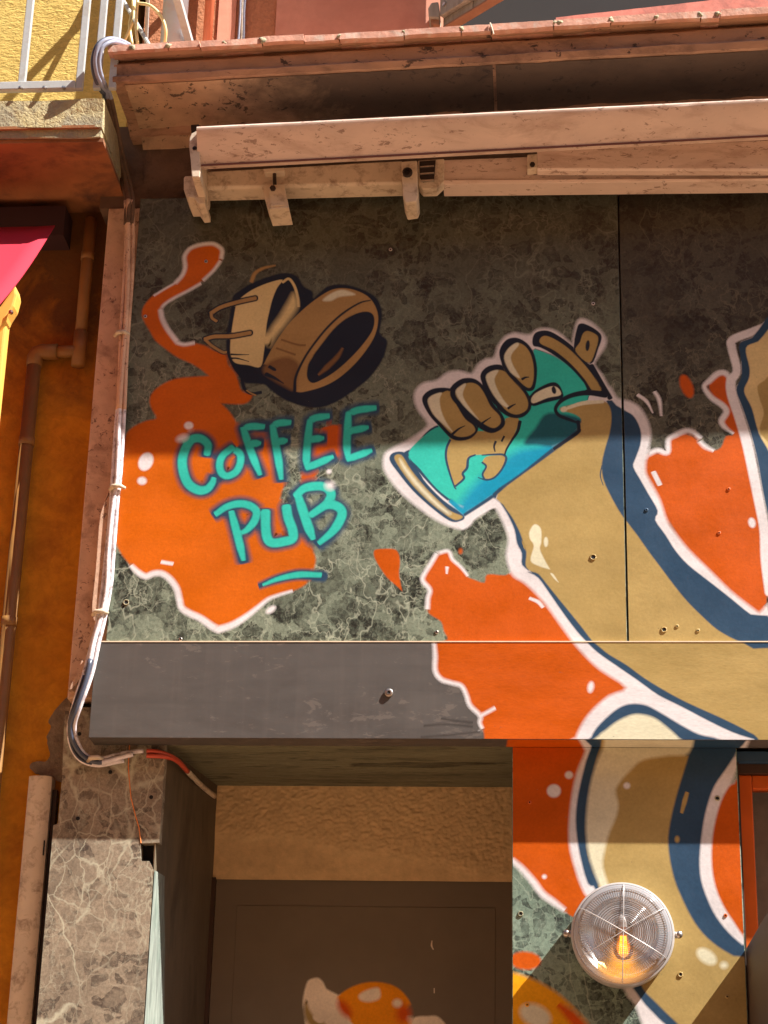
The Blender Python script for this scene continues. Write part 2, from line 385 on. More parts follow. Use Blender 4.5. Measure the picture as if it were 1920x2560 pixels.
M['steel'] = plain('dull_steel', srgb(190, 180, 170), 0.35, 0.12, 40, 0.15, metal=1.0, dirt=srgb(120, 84, 60), dirt_amt=0.4, dirt_scale=30)
M['left_wall'] = stucco('ochre_plaster', srgb(218, 152, 40), srgb(194, 126, 30), 40, 0.45, 0.006, stain=srgb(140, 82, 26), top_shade=(P(150, 1250, 0.13).z, P(150, 700, 0.13).z, srgb(70, 44, 30)))  # upper part darkened to paint the shade below the balcony
M['yellow_wall'] = stucco('yellow_stucco', srgb(226, 194, 110), srgb(218, 182, 98), 75, 0.9, 0.007, stretch=(0.7, 1, 1.5))
M['orange_wall'] = stucco('orange_stucco', srgb(206, 140, 100), srgb(194, 126, 88), 90, 0.8, 0.006)
M['smooth_orange'] = plain('faded_orange_plaster', srgb(216, 150, 122), 0.9, 0.1, 10, 0.3, dirt=srgb(196, 128, 102), dirt_amt=0.5, dirt_scale=5, bd=0.003)
M['concrete'] = stucco('weathered_concrete', srgb(176, 160, 120), srgb(154, 144, 122), 70, 0.9, 0.008, stain=srgb(214, 188, 120))
M['slab_under'] = plain('rust_red_plaster', srgb(146, 92, 50), 0.9, 0.25, 9, 0.5, dirt=srgb(64, 36, 28), dirt_amt=0.9, dirt_scale=4, bd=0.005)
M['rail'] = plain('pale_grey_rail_paint', srgb(176, 176, 172), 0.5, 0.06, 20, 0.15, dirt=srgb(150, 130, 104), dirt_amt=0.5, dirt_scale=20)
M['pipe_grey'] = plain('pale_grey_pipe', srgb(186, 188, 192), 0.45, 0.05, 12, 0.1, dirt=srgb(206, 150, 130), dirt_amt=0.5, dirt_scale=10)
M['pipe_orange'] = plain('orange_painted_pipe', srgb(232, 134, 92), 0.5, 0.08, 20, 0.2)
M['pipe_yellow'] = plain('ochre_painted_pipe', srgb(132, 92, 42), 0.6, 0.1, 20, 0.25, dirt=srgb(150, 96, 36), dirt_amt=0.5, dirt_scale=18)
M['post'] = plain('yellow_lacquered_post', srgb(226, 172, 80), 0.45, 0.05, 14, 0.1)
M['shutter'] = plain('grey_weathered_wood', srgb(158, 154, 138), 0.8, 0.16, 26, 0.4, dirt=srgb(100, 94, 84), dirt_amt=0.5, dirt_scale=16, stretch=(2, 2, 0.5))
M['shutter_edge'] = plain('brown_shutter_edge', srgb(150, 112, 84), 0.8, 0.15, 26, 0.3)
M['dark_room'] = plain('dark_interior', srgb(34, 30, 28), 0.9, 0.1, 10, 0.0)
M['black'] = plain('black_void', (0.006, 0.005, 0.005), 0.9, 0.1, 10, 0.0)
M['sill'] = plain('pink_sill', srgb(200, 122, 104), 0.85, 0.15, 20, 0.4, dirt=srgb(120, 76, 66), dirt_amt=0.6, dirt_scale=14)
M['cable_dark'] = plain('blue_black_cable', srgb(66, 70, 84), 0.35, 0.1, 30, 0.1)
M['cable_white'] = plain('paint_splashed_cable', srgb(214, 204, 204), 0.5, 0.12, 60, 0.4, dirt=srgb(104, 74, 72), dirt_amt=0.85, dirt_scale=45)
M['cable_red'] = plain('red_cable', srgb(190, 74, 50), 0.5, 0.1, 30, 0.1)
M['cable_grey'] = plain('grey_blue_cable', srgb(150, 152, 168), 0.4, 0.1, 30, 0.1, dirt=srgb(90, 84, 96), dirt_amt=0.5, dirt_scale=30)
M['cable_yellow'] = plain('yellowed_cable', srgb(236, 214, 150), 0.5, 0.1, 30, 0.1)
M['recess_plaster'] = plain('ochre_rough_cast', srgb(206, 172, 124), 0.95, 0.14, 40, 0.35, bd=0.003)
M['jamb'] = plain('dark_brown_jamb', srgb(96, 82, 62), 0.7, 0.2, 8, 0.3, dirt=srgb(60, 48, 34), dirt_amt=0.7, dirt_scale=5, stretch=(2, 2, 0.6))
M['board'] = plain('dark_taupe_board', srgb(108, 94, 76), 0.7, 0.06, 10, 0.1, bd=0.001, paint=True)
M['door_orange'] = plain('orange_door_paint', srgb(204, 88, 14), 0.4, 0.08, 14, 0.1)
M['door_brown'] = plain('dark_brown_wood', srgb(58, 36, 22), 0.55, 0.2, 20, 0.2, stretch=(3, 3, 0.4))
M['navy_gloss'] = plain('navy_lintel_paint', COL['navy'], 0.45, 0.08, 12, 0.1)
M['street'] = plain('warm_stone_paving', srgb(158, 126, 98), 0.9, 0.1, 3, 0.0)
M['opposite'] = stucco('opposite_ochre_plaster', srgb(204, 150, 100), srgb(194, 140, 92), 30, 0.0, 0.004)

# glass, fabric and lamp materials
def glass_mat(name, tint, transp, rough=0.05):
    m_ = bpy.data.materials.new(name); m_.use_nodes = True; nt = m_.node_tree
    nt.nodes.remove(nt.nodes['Principled BSDF'])
    out = nt.nodes['Material Output']
    tr = nt.nodes.new('ShaderNodeBsdfTransparent'); tr.inputs[0].default_value = (*tint, 1)
    gl = nt.nodes.new('ShaderNodeBsdfGlossy'); gl.inputs['Roughness'].default_value = rough
    fr = nt.nodes.new('ShaderNodeFresnel'); fr.inputs['IOR'].default_value = 1.5
    mx = nt.nodes.new('ShaderNodeMixShader')
    f = math_(nt, 'MULTIPLY', fr.outputs[0], transp, clamp=True)
    nt.links.new(f, mx.inputs[0]); nt.links.new(tr.outputs[0], mx.inputs[1]); nt.links.new(gl.outputs[0], mx.inputs[2])
    nt.links.new(mx.outputs[0], out.inputs[0])
    return m_
LAMP_AT = P(1557, 2333, 0.062 - 0.075); LAMP_AT.y = 0.062
def lens_mat():
    m_ = glass_mat('ribbed_lamp_glass', (0.97, 0.96, 0.95), 0.9, 0.08); nt = m_.node_tree
    out = nt.nodes['Material Output']; old = out.inputs[0].links[0].from_socket
    df = nt.nodes.new('ShaderNodeBsdfTranslucent'); df.inputs[0].default_value = (0.78, 0.78, 0.8, 1)
    d2 = nt.nodes.new('ShaderNodeBsdfDiffuse'); d2.inputs[0].default_value = (0.66, 0.66, 0.68, 1)
    m1 = nt.nodes.new('ShaderNodeMixShader'); m1.inputs[0].default_value = 0.65
    nt.links.new(df.outputs[0], m1.inputs[1]); nt.links.new(d2.outputs[0], m1.inputs[2])
    g = nt.nodes.new('ShaderNodeNewGeometry'); sb = nt.nodes.new('ShaderNodeVectorMath'); sb.operation = 'SUBTRACT'
    nt.links.new(g.outputs['Position'], sb.inputs[0]); sb.inputs[1].default_value = LAMP_AT
    sx = nt.nodes.new('ShaderNodeSeparateXYZ'); nt.links.new(sb.outputs[0], sx.inputs[0])
    rad = math_(nt, 'SQRT', math_(nt, 'ADD', math_(nt, 'MULTIPLY', sx.outputs[0], sx.outputs[0]), math_(nt, 'MULTIPLY', sx.outputs[2], sx.outputs[2])))
    ring = math_(nt, 'ADD', math_(nt, 'MULTIPLY', math_(nt, 'SINE', math_(nt, 'MULTIPLY', rad, 1150.0)), 0.5), 0.5)
    flute = math_(nt, 'ADD', math_(nt, 'MULTIPLY', math_(nt, 'SINE', math_(nt, 'MULTIPLY', math_(nt, 'ARCTAN2', sx.outputs[2], sx.outputs[0]), 110.0)), 0.5), 0.5)
    zin = ramp(nt, math_(nt, 'MULTIPLY', rad, 8.0), [(0.18, 0.0), (0.2, 1.0), (0.56, 1.0), (0.58, 0.0)])
    zout = ramp(nt, math_(nt, 'MULTIPLY', rad, 8.0), [(0.64, 0.0), (0.66, 1.0), (0.78, 1.0), (0.8, 0.0)])
    rim_ = ramp(nt, math_(nt, 'MULTIPLY', rad, 8.0), [(0.8, 0.0), (0.83, 0.35)])
    fz = math_(nt, 'ADD', math_(nt, 'ADD', math_(nt, 'MULTIPLY', math_(nt, 'MULTIPLY', ring, zin), 0.34), math_(nt, 'MULTIPLY', math_(nt, 'MULTIPLY', flute, zout), 0.3)), math_(nt, 'ADD', rim_, 0.15))
    m2 = nt.nodes.new('ShaderNodeMixShader'); nt.links.new(fz, m2.inputs[0])
    nt.links.new(old, m2.inputs[1]); nt.links.new(m1.outputs[0], m2.inputs[2]); nt.links.new(m2.outputs[0], out.inputs[0])
    return m_
M['lens'] = lens_mat()
M['pane'] = glass_mat('door_glass', (0.8, 0.78, 0.76), 0.5, 0.04)
M['reflector'] = plain('pale_reflector', srgb(190, 190, 192), 0.22, 0.04, 20, 0.0, metal=0.9)
M['lamp_grey'] = plain('grey_lacquered_lamp_metal', srgb(196, 188, 182), 0.35, 0.05, 30, 0.05, metal=0.3)
def emit(name, c, s):
    m_, nt, b = new_mat(name)
    b.inputs['Base Color'].default_value = (*c, 1); b.inputs['Emission Color'].default_value = (*c, 1); b.inputs['Emission Strength'].default_value = s
    return m_
M['filament'] = emit('glowing_filament', (1.0, 0.45, 0.04), 1.1)
M['bulb'] = glass_mat('amber_bulb_glass', (1.0, 0.82, 0.5), 0.85, 0.05)
fm, fnt, fb = new_mat('red_awning_fabric')
fb.inputs['Base Color'].default_value = (*srgb(205, 48, 70), 1); fb.inputs['Roughness'].default_value = 0.8
ftr = fnt.nodes.new('ShaderNodeBsdfTranslucent'); ftr.inputs[0].default_value = (*srgb(212, 52, 74), 1)
fmx = fnt.nodes.new('ShaderNodeMixShader'); fmx.inputs[0].default_value = 0.45
fnt.links.new(fb.outputs[0], fmx.inputs[1]); fnt.links.new(ftr.outputs[0], fmx.inputs[2]); fnt.links.new(fmx.outputs[0], fnt.nodes['Material Output'].inputs[0])
bump(fnt, fb, noise_node(fnt, pos(fnt, (1, 1, 1)), 260, 3, 0.6), 0.3, 0.002)
M['fabric'] = fm
M['valance'] = plain('dark_red_cassette', srgb(48, 17, 17), 0.8, 0.1, 10, 0.1)

# ------------------------------------------------------------------ street and the house across it
st = MB().add([(-40, -40, 0), (40, -40, 0), (40, 40, 0), (-40, 40, 0)], [(0, 1, 2, 3)]).build('street', M['street'])
tag(st, kind='structure')
opp = empty('opposite_house', (0, -7.2, 0), 'ochre plastered house across the narrow street', 'house')
ob = MB().box((-14, -9.2, 0.004), (12, -7.2, 9.0)).build('wall', M['opposite'], opp)
for wx in (-9.5, -5.5, -1.5, 2.5, 6.5):
    for wz in (1.0, 4.0, 6.6):
        w_ = MB().box((wx, -7.2, wz), (wx + 1.0, -7.16, wz + 1.7)).build('window', M['shutter'], opp)
        MB().box((wx + 0.1, -7.16, wz + 0.1), (wx + 0.9, -7.157, wz + 1.6)).build('pane', M['dark_room'], w_)

# ------------------------------------------------------------------ main levels of the shopfront
YF, YP = -0.008, 0.062                       # fascia front, pier front (panel front is y = 0)
z_pt = P(960, 486, 0).z
z_ft = P(960, 1604, YF).z
z_fb = P(960, 1847, YF).z
x_pl = P(300, 1150, 0).x
x_fl = P(231, 1720, YF).x
x_seam = P(1557, 1050, 0).x
x_r = 2.75
x_p0 = P(1280, 2200, YP).x; x_p1 = P(1853, 2150, YP).x
YB = 0.50                                     # back of the recess

def slab(name, x0, x1, z0, z1, y0, y1, material, parent=None, bevel=0.0):
    return MB().box((x0, y0, z0), (x1, y1, z1)).build(name, material, parent, bevel=bevel)

# core wall of the shop behind the cladding
core = MB()
core.box((x_pl + 0.03, 0.03, z_fb + 0.01), (x_r, 0.6, z_pt - 0.01))
core = core.build('shop_wall', M['dark_wall']); tag(core, kind='structure')

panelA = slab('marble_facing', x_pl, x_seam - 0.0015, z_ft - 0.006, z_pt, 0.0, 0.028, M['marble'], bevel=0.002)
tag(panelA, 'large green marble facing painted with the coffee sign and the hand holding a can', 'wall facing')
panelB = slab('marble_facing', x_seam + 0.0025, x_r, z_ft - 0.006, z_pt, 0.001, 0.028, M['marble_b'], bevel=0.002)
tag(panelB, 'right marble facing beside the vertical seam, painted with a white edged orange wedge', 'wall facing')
fascia = slab('fascia_board', x_fl, x_r, z_fb, z_ft, YF, YP - 0.001, M['fascia'], bevel=0.0012)
tag(fascia, 'long taupe fascia board across the shopfront with painted forearm on its right', 'fascia board')

M['edge_glint'] = plain('pale_edge_highlight', srgb(232, 206, 176), 0.4, 0.08, 30, 0.0)
MB().box((x_fl, YF - 0.0012, z_ft - 0.0013), (x_r, YF + 0.006, z_ft + 0.0013)).build('edge_highlight', M['edge_glint'], fascia)  # added pale strip, paints the sun highlight on the fascia's top edge

# right pier with the lamp
pier = slab('marble_pier', x_p0, x_p1, 1.0, z_fb - 0.001, YP, 0.16, M['marble_pier'], bevel=0.002)
tag(pier, 'pale green marble pier behind the round lamp, painted orange, tan and navy', 'pier')
core2 = slab('shop_wall', x_p0 + 0.01, x_p1 - 0.01, 0.0, z_fb - 0.002, 0.161, 0.62, M['dark_wall']); tag(core2, kind='structure')

# ------------------------------------------------------------------ mural: layers of paint on the real surfaces
REG = {
    'A': dict(kind='y', y=0.0, lo=(x_pl + 0.001, z_ft - 0.002), hi=(x_seam - 0.0025, z_pt), par=panelA),
    'B': dict(kind='y', y=0.001, lo=(x_seam + 0.0035, z_ft - 0.002), hi=(x_r, z_pt), par=panelB),
    'F': dict(kind='y', y=YF, lo=(x_fl + 0.001, z_fb + 0.0012), hi=(x_r, z_ft - 0.0014), par=fascia),
    'U': dict(kind='z', z=z_fb, lo=(x_fl, YF + 0.0012), hi=(x_r, YP), par=fascia),
    'P': dict(kind='y', y=YP, lo=(x_p0 + 0.002, 1.0), hi=(x_p1 - 0.002, z_fb - 0.001), par=pier),
}
LAYER = [0]
def smooth_closed(pts, k=4):
    n = len(pts); out = []
    for i in range(n):
        p0, p1, p2, p3 = (Vector(pts[(i + d) % n]) for d in (-1, 0, 1, 2))
        if (p2 - p1).length < 1e-6: continue
        if (p1 - p0).length < 1e-6 and (p3 - p2).length < 1e-6: kk = 1
        else: kk = k
        m1 = (p2 - p0) * 0.5 if (p1 - p0).length > 1e-6 else (p2 - p1) * 0.6
        m2 = (p3 - p1) * 0.5 if (p3 - p2).length > 1e-6 else (p2 - p1) * 0.6
        for j in range(kk):
            t = j / kk; t2, t3 = t * t, t * t * t
            out.append(p1 * (2 * t3 - 3 * t2 + 1) + m1 * (t3 - 2 * t2 + t) + p2 * (-2 * t3 + 3 * t2) + m2 * (t3 - t2))
    return out
def smooth_open(pts, k=5):
    pts = [Vector(p) for p in pts]; n = len(pts); out = []
    for i in range(n - 1):
        p1, p2 = pts[i], pts[i + 1]
        p0 = pts[i - 1] if i else p1 * 2 - p2
        p3 = pts[i + 2] if i + 2 < n else p2 * 2 - p1
        for j in range(k):
            t = j / k; t2, t3 = t * t, t * t * t
            out.append(p1 * (2 * t3 - 3 * t2 + 1) + (p2 - p0) * 0.5 * (t3 - 2 * t2 + t) + p2 * (-2 * t3 + 3 * t2) + (p3 - p1) * 0.5 * (t3 - t2))
    out.append(pts[-1])
    return out
def to_plane(R, p):
    if R['kind'] == 'y':
        w = P(p[0], p[1], R['y']); return Vector((w.x, w.z))
    w = PH(p[0], p[1], R['z']); return Vector((w.x, w.y))
import numpy as np
RES = 0.0016
def setup_grid(R):
    w = min(R['hi'][0], 2.15) - R['lo'][0]; h = R['hi'][1] - R['lo'][1]
    R['W'], R['H'] = int(w / RES) + 2, int(h / RES) + 2
    R['g'] = np.zeros((R['H'], R['W'], 4), dtype=np.float32)      # r, g, b, cover
    R['lev'] = np.zeros((R['H'], R['W']), dtype=np.int16)         # coats of paint so far
def look(R, p):
    i = int((p[0] - R['lo'][0]) / RES); j = int((p[1] - R['lo'][1]) / RES)
    i = min(max(i, 0), R['W'] - 1); j = min(max(j, 0), R['H'] - 1)
    return R['g'][j, i]
def splat(R, P2, A, tris, probe=False, lev=None):
    """write triangles into the record of what is painted so far"""
    g = R['g']; lo = R['lo']; L_ = R['lev']; top = 0
    for t in tris:
        (x0, y0), (x1, y1), (x2, y2) = (((P2[k][0] - lo[0]) / RES, (P2[k][1] - lo[1]) / RES) for k in t)
        i0, i1 = max(int(min(x0, x1, x2) - 0.5), 0), min(int(max(x0, x1, x2) + 1.5), R['W'])
        j0, j1 = max(int(min(y0, y1, y2) - 0.5), 0), min(int(max(y0, y1, y2) + 1.5), R['H'])
        if i0 >= i1 or j0 >= j1: continue
        den = (y1 - y2) * (x0 - x2) + (x2 - x1) * (y0 - y2)
        if abs(den) < 1e-9: continue
        X = np.arange(i0, i1)[None, :] + 0.5; Y = np.arange(j0, j1)[:, None] + 0.5
        a = ((y1 - y2) * (X - x2) + (x2 - x1) * (Y - y2)) / den
        b_ = ((y2 - y0) * (X - x2) + (x0 - x2) * (Y - y2)) / den
        c = 1 - a - b_
        m_ = (a >= -0.01) & (b_ >= -0.01) & (c >= -0.01)
        if not m_.any(): continue
        if probe:
            top = max(top, int(L_[j0:j1, i0:i1][m_].max())); continue
        if lev is not None: L_[j0:j1, i0:i1][m_] = lev
        val = a[..., None] * A[t[0]] + b_[..., None] * A[t[1]] + c[..., None] * A[t[2]]
        g[j0:j1, i0:i1][m_] = val[m_]
    return top
def mark(R, P2, tris, lv):
    lo = R['lo']
    xs = [p[0] for p in P2]; ys = [p[1] for p in P2]
    for t in tris:
        xa = [(P2[k][0] - lo[0]) / RES for k in t]; ya = [(P2[k][1] - lo[1]) / RES for k in t]
        i0, i1 = max(int(min(xa)), 0), min(int(max(xa)) + 1, R['W']); j0, j1 = max(int(min(ya)), 0), min(int(max(ya)) + 1, R['H'])
        if i0 < i1 and j0 < j1 and (i1 - i0) * (j1 - j0) < 4000: R['lev'][j0:j1, i0:i1] = np.maximum(R['lev'][j0:j1, i0:i1], lv)
        elif i0 < i1 and j0 < j1:
            (x0, x1, x2), (y0, y1, y2) = xa, ya
            den = (y1 - y2) * (x0 - x2) + (x2 - x1) * (y0 - y2)
            if abs(den) < 1e-9: continue
            X = np.arange(i0, i1)[None, :] + 0.5; Y = np.arange(j0, j1)[:, None] + 0.5
            a = ((y1 - y2) * (X - x2) + (x2 - x1) * (Y - y2)) / den; b_ = ((y2 - y0) * (X - x2) + (x0 - x2) * (Y - y2)) / den
            m_ = (a >= -0.02) & (b_ >= -0.02) & (1 - a - b_ >= -0.02)
            R['lev'][j0:j1, i0:i1][m_] = lv
def finish(name, R, verts, core, outer, faces, key):
    """core: faces of full colour; outer: indices of the soft rim, blended into what lies beneath"""
    lo, hi = R['lo'], R['hi']
    xs = [v[0] for v in verts]; ys = [v[1] for v in verts]
    if max(xs) < lo[0] or min(xs) > hi[0] or max(ys) < lo[1] or min(ys) > hi[1]: return None
    if 'g' not in R: setup_grid(R)
    own = np.array((*COL[key], 1.0), dtype=np.float32)
    A = np.tile(own, (len(verts), 1))
    alltri = core + [t for f in faces if len(f) == 4 for t in ((f[0], f[1], f[2]), (f[0], f[2], f[3]))]
    lv = splat(R, verts, A, alltri, probe=True) + 1
    splat(R, verts, A, core)
    for i in outer:
        u = look(R, verts[i]).copy()
        if u[3] < 0.02: u[:3] = own[:3]
        elif u[3] < 0.98: u[:3] = u[:3]
        A[i] = u
    rim = [f for f in faces if len(f) == 4]
    splat(R, verts, A, [t for f in rim for t in ((f[0], f[1], f[2]), (f[0], f[2], f[3]))])
    splat(R, verts, np.tile(own, (len(verts), 1)), core)
    mark(R, verts, alltri, lv)
    off = 0.00004 + lv * 0.000012
    me = bpy.data.meshes.new(name)
    n = max(1, len(verts))
    if R['kind'] == 'y': v3 = [(v[0], R['y'] - off - 3e-6 * i / n, v[1]) for i, v in enumerate(verts)]
    else: v3 = [(v[0], v[1], R['z'] - off - 3e-6 * i / n) for i, v in enumerate(verts)]
    me.from_pydata(v3, [], faces)
    bm = bmesh.new(); bm.from_mesh(me)
    cl = bm.verts.layers.float.new('cover'); pl_ = bm.verts.layers.float_color.new('paint')
    bm.verts.ensure_lookup_table()
    for i in range(len(verts)):
        a = A[i]; bm.verts[i][cl] = float(a[3]); bm.verts[i][pl_] = (float(a[0]), float(a[1]), float(a[2]), 1.0)
    ax = 2 if R['kind'] == 'y' else 1
    for a, s, val in ((0, -1, lo[0]), (0, 1, hi[0]), (ax, -1, lo[1]), (ax, 1, hi[1])):
        co = [0, 0, 0]; co[a] = val; no = [0, 0, 0]; no[a] = s
        g = bm.verts[:] + bm.edges[:] + bm.faces[:]
        bmesh.ops.bisect_plane(bm, geom=g, plane_co=co, plane_no=no, clear_outer=True, dist=1e-7)
    if not bm.faces:
        bm.free(); bpy.data.meshes.remove(me); return None
    want = Vector((0, -1, 0)) if R['kind'] == 'y' else Vector((0, 0, -1))
    bm.normal_update()
    for f in bm.faces:
        if f.normal.dot(want) < 0: f.normal_flip()
    bm.to_mesh(me); bm.free()
    return link(name, me, R['par'].data.materials[0], R['par'])
def fill(name, pts, key, regs='A', feather=3.0, smooth=4, label=None):
    """feather in picture pixels (about a millimetre)"""
    LAYER[0] += 1
    pts = smooth_closed(pts, smooth) if smooth > 1 else [Vector(p) for p in pts]
    # even out long steps so that the soft rim follows what lies beneath
    ev = []
    for i in range(len(pts)):
        a, b_ = pts[i], pts[(i + 1) % len(pts)]; k_ = max(1, int((b_ - a).length / 9))
        ev += [a.lerp(b_, j / k_) for j in range(k_)]
    pts = ev
    for rk in regs:
        R = REG[rk]
        q = [to_plane(R, p) for p in pts]
        area = sum(q[i].x * q[(i + 1) % len(q)].y - q[(i + 1) % len(q)].x * q[i].y for i in range(len(q)))
        if area < 0: q.reverse()
        n = len(q); f = feather * 0.001; ins, outs = [], []
        for i in range(n):
            d1 = (q[i] - q[i - 1]); d2 = (q[(i + 1) % n] - q[i])
            if d1.length < 1e-9: d1 = d2
            if d2.length < 1e-9: d2 = d1
            n1 = Vector((d1.y, -d1.x)).normalized(); n2 = Vector((d2.y, -d2.x)).normalized()
            nn = n1 + n2
            nn = nn.normalized() * min(1.6, 1 / max(0.3, (1 + n1.dot(n2)) / 2) ** 0.5) if nn.length > 1e-6 else n1
            ins.append(q[i] - nn * f * 0.5); outs.append(q[i] + nn * f * 0.5)
        verts = ins + outs
        tris = [tuple(t) for t in tessellate_polygon([[Vector((p.x, p.y, 0)) for p in ins]]) if len(set(t)) == 3]
        faces = tris + [(i, i + n, (i + 1) % n + n, (i + 1) % n) for i in range(n)]
        o = finish(name, R, verts, tris, range(n, 2 * n), faces, key)
        if o and label: o['label'] = label
def stroke(name, pts, w, key, regs='A', feather=3.0, taper=(1, 1), k=6, label=None):
    """w: width in picture pixels, a number or a list along the path; round soft ends"""
    LAYER[0] += 1
    n0 = len(pts)
    ws = w if isinstance(w, (list, tuple)) else [w] * n0
    k = max(k, int(sum((Vector(pts[i + 1]) - Vector(pts[i])).length for i in range(n0 - 1)) / max(1, n0 - 1) / 7))
    sp = smooth_open(pts, k)
    nn = len(sp)
    for rk in regs:
        R = REG[rk]
        q = [to_plane(R, p) for p in sp]
        hw = []
        for i in range(nn):
            t = i / max(1, nn - 1) * (n0 - 1); a = min(int(t), n0 - 2)
            wv = ws[a] + (ws[min(a + 1, n0 - 1)] - ws[a]) * (t - a)
            tt = i / max(1, nn - 1)
            wv *= taper[0] + (1 - taper[0]) * min(1, tt * 4) if taper[0] != 1 else 1
            wv *= taper[1] + (1 - taper[1]) * min(1, (1 - tt) * 4) if taper[1] != 1 else 1
            hw.append(max(0.3, wv) * 0.0005)
        f = feather * 0.0005
        def tang(i): return (q[min(i + 1, nn - 1)] - q[max(i - 1, 0)]).normalized()
        rows = []
        t0 = tang(0); t1 = tang(nn - 1)
        def cap(c, t, h, sgn):
            # (centre, tangent, inner half width, outer half width)
            hi_, ho = max(h - f, 0.0002), h + f
            r_ = []
            for an in (90, 72, 58, 45, 32, 20, 8):
                a = math.radians(an)
                e_ = ho * math.sin(a); r_.append((c + t * sgn * e_, t, math.sqrt(max(0.0, hi_ * hi_ - e_ * e_)) if hi_ > e_ else 0.0, ho * math.cos(a)))
            return r_
        c0 = cap(q[0], t0, hw[0], -1); c1 = cap(q[-1], t1, hw[-1], 1)
        rows = c0 + [(q[i], tang(i), max(hw[i] - f, 0.0002), hw[i] + f) for i in range(nn)] + c1[::-1]
        verts, faces, core, outer = [], [], [], []
        for r_i, (p, t, hi_, ho) in enumerate(rows):
            nv = Vector((-t.y, t.x)); b0 = len(verts)
            ho = max(ho, hi_ + 1e-5)
            verts += [p - nv * ho, p - nv * hi_, p + nv * hi_, p + nv * ho]
            outer += [b0, b0 + 3]
            if hi_ <= 0.0: outer += [b0 + 1, b0 + 2]
        os_ = set(outer)
        for i in range(len(rows) - 1):
            for j in range(3):
                fc = (i * 4 + j, i * 4 + j + 1, i * 4 + j + 5, i * 4 + j + 4)
                faces.append(fc)
                if j == 1 and not (os_ & set(fc)): core += [(fc[0], fc[1], fc[2]), (fc[0], fc[2], fc[3])]
        o = finish(name, R, verts, core, outer, faces, key)
        if o and label: o['label'] = label
def blob(name, zf, c, rx, ry, key, regs='A', rot=0, feather=4.0):
    pts = []
    for i in range(14):
        a = 2 * math.pi * i / 14; x, y = rx * math.cos(a), ry * math.sin(a)
        r = math.radians(rot)
        pts.append((c[0] + x * math.cos(r) - y * math.sin(r), c[1] + x * math.sin(r) + y * math.cos(r)))
    fill(name, zf(*pts), key, regs, feather, 2)

# --- left splash
head = Z5((440,130),(500,115),(560,120),(600,150),(595,215),(560,270),(490,335),(400,392),(330,428),(262,474),(240,510),(247,560),(272,610),(310,665),(345,708),(430,706),(500,720),(560,752),(625,775),(640,830),(680,880),(700,930),(715,980),(742,1000),(780,1012),(772,1042),(740,1065),(690,1068),(600,1062),(600,1062),(650,1115),(690,1180))
right = Z7((715,250),(760,320),(830,300),(885,300),(905,380),(925,470),(960,545),(995,575),(978,620),(968,690),(1010,745),(1060,735),(1085,830),(1115,905),(1150,950),(1172,1000),(1165,1060),(1120,1150),(1040,1192),(960,1215),(900,1240),(840,1290),(770,1340),(690,1385),(610,1405),(560,1375),(500,1340),(440,1315),(400,1285),(388,1235),(372,1175),(330,1120),(280,1090),(240,1092),(190,1105),(150,1080),(110,1045),(70,1000),(40,955),(22,910),(25,850),(25,700))
leftb = Z5((10,1420),(20,1330),(40,1240),(90,1195),(160,1165),(215,1150),(185,1090),(175,1040),(200,990),(260,945),(340,915),(440,905),(525,900),(525,900),(480,862),(420,825),(340,790),(270,740),(210,690),(180,640),(150,590),(130,540),(140,490),(190,430),(260,385),(330,345),(370,300),(385,250),(380,200),(400,160))
fill('painted_splash', head + right + leftb, 'orange_warm', 'A', 7, 3, label='orange paint splash behind the lettering')
fill('painted_splash', Z7((1090,480),(1130,360),(1190,270),(1260,238),(1310,245),(1330,300),(1335,420),(1290,440),(1230,460),(1180,520),(1130,560),(1095,555)), 'orange', 'A', 6)
for w_, pts in ((11, Z5((330,348),(368,305),(386,255),(382,195),(408,152),(450,130),(510,118),(560,120),(603,152),(600,205))),
                (9, Z5((596,218),(555,275),(492,335))), (8, Z5((480,352),(400,398),(322,438),(262,478),(241,512))),
                (13, Z5((241,512),(250,560),(275,612),(310,662),(345,706))), (10, Z5((345,706),(382,714),(440,704))), (4, Z5((200,425),(270,382),(330,348)))):
    stroke('painted_outline', pts, w_, 'white', 'A', 7)
stroke('painted_outline', Z7((110,1045),(150,1085),(195,1108),(240,1092),(285,1092),(332,1122),(372,1178),(388,1240),(402,1290),(445,1320),(510,1350),(575,1395),(612,1415)), [10,14,15,15,15,15,15,15,15,16,16,17,18], 'white', 'A', 8)
stroke('painted_outline', Z7((612,1415),(690,1390),(770,1342),(840,1288),(900,1240),(960,1216),(1040,1192)), [18,17,14,11,9,7,5], 'white', 'A', 8)
blob('painted_highlight', Z7, (442, 240), 26, 22, 'white', feather=6)
blob('painted_highlight', Z7, (195, 447), 40, 55, 'white', rot=25, feather=6)
blob('painted_highlight', Z7, (173, 558), 26, 22, 'white', feather=7)
stroke('painted_highlight', Z7((285, 1025), (350, 1036)), 9, 'white', 'A', 5)
blob('painted_highlight', Z7, (915, 1300), 32, 16, 'white', rot=-35, feather=8)
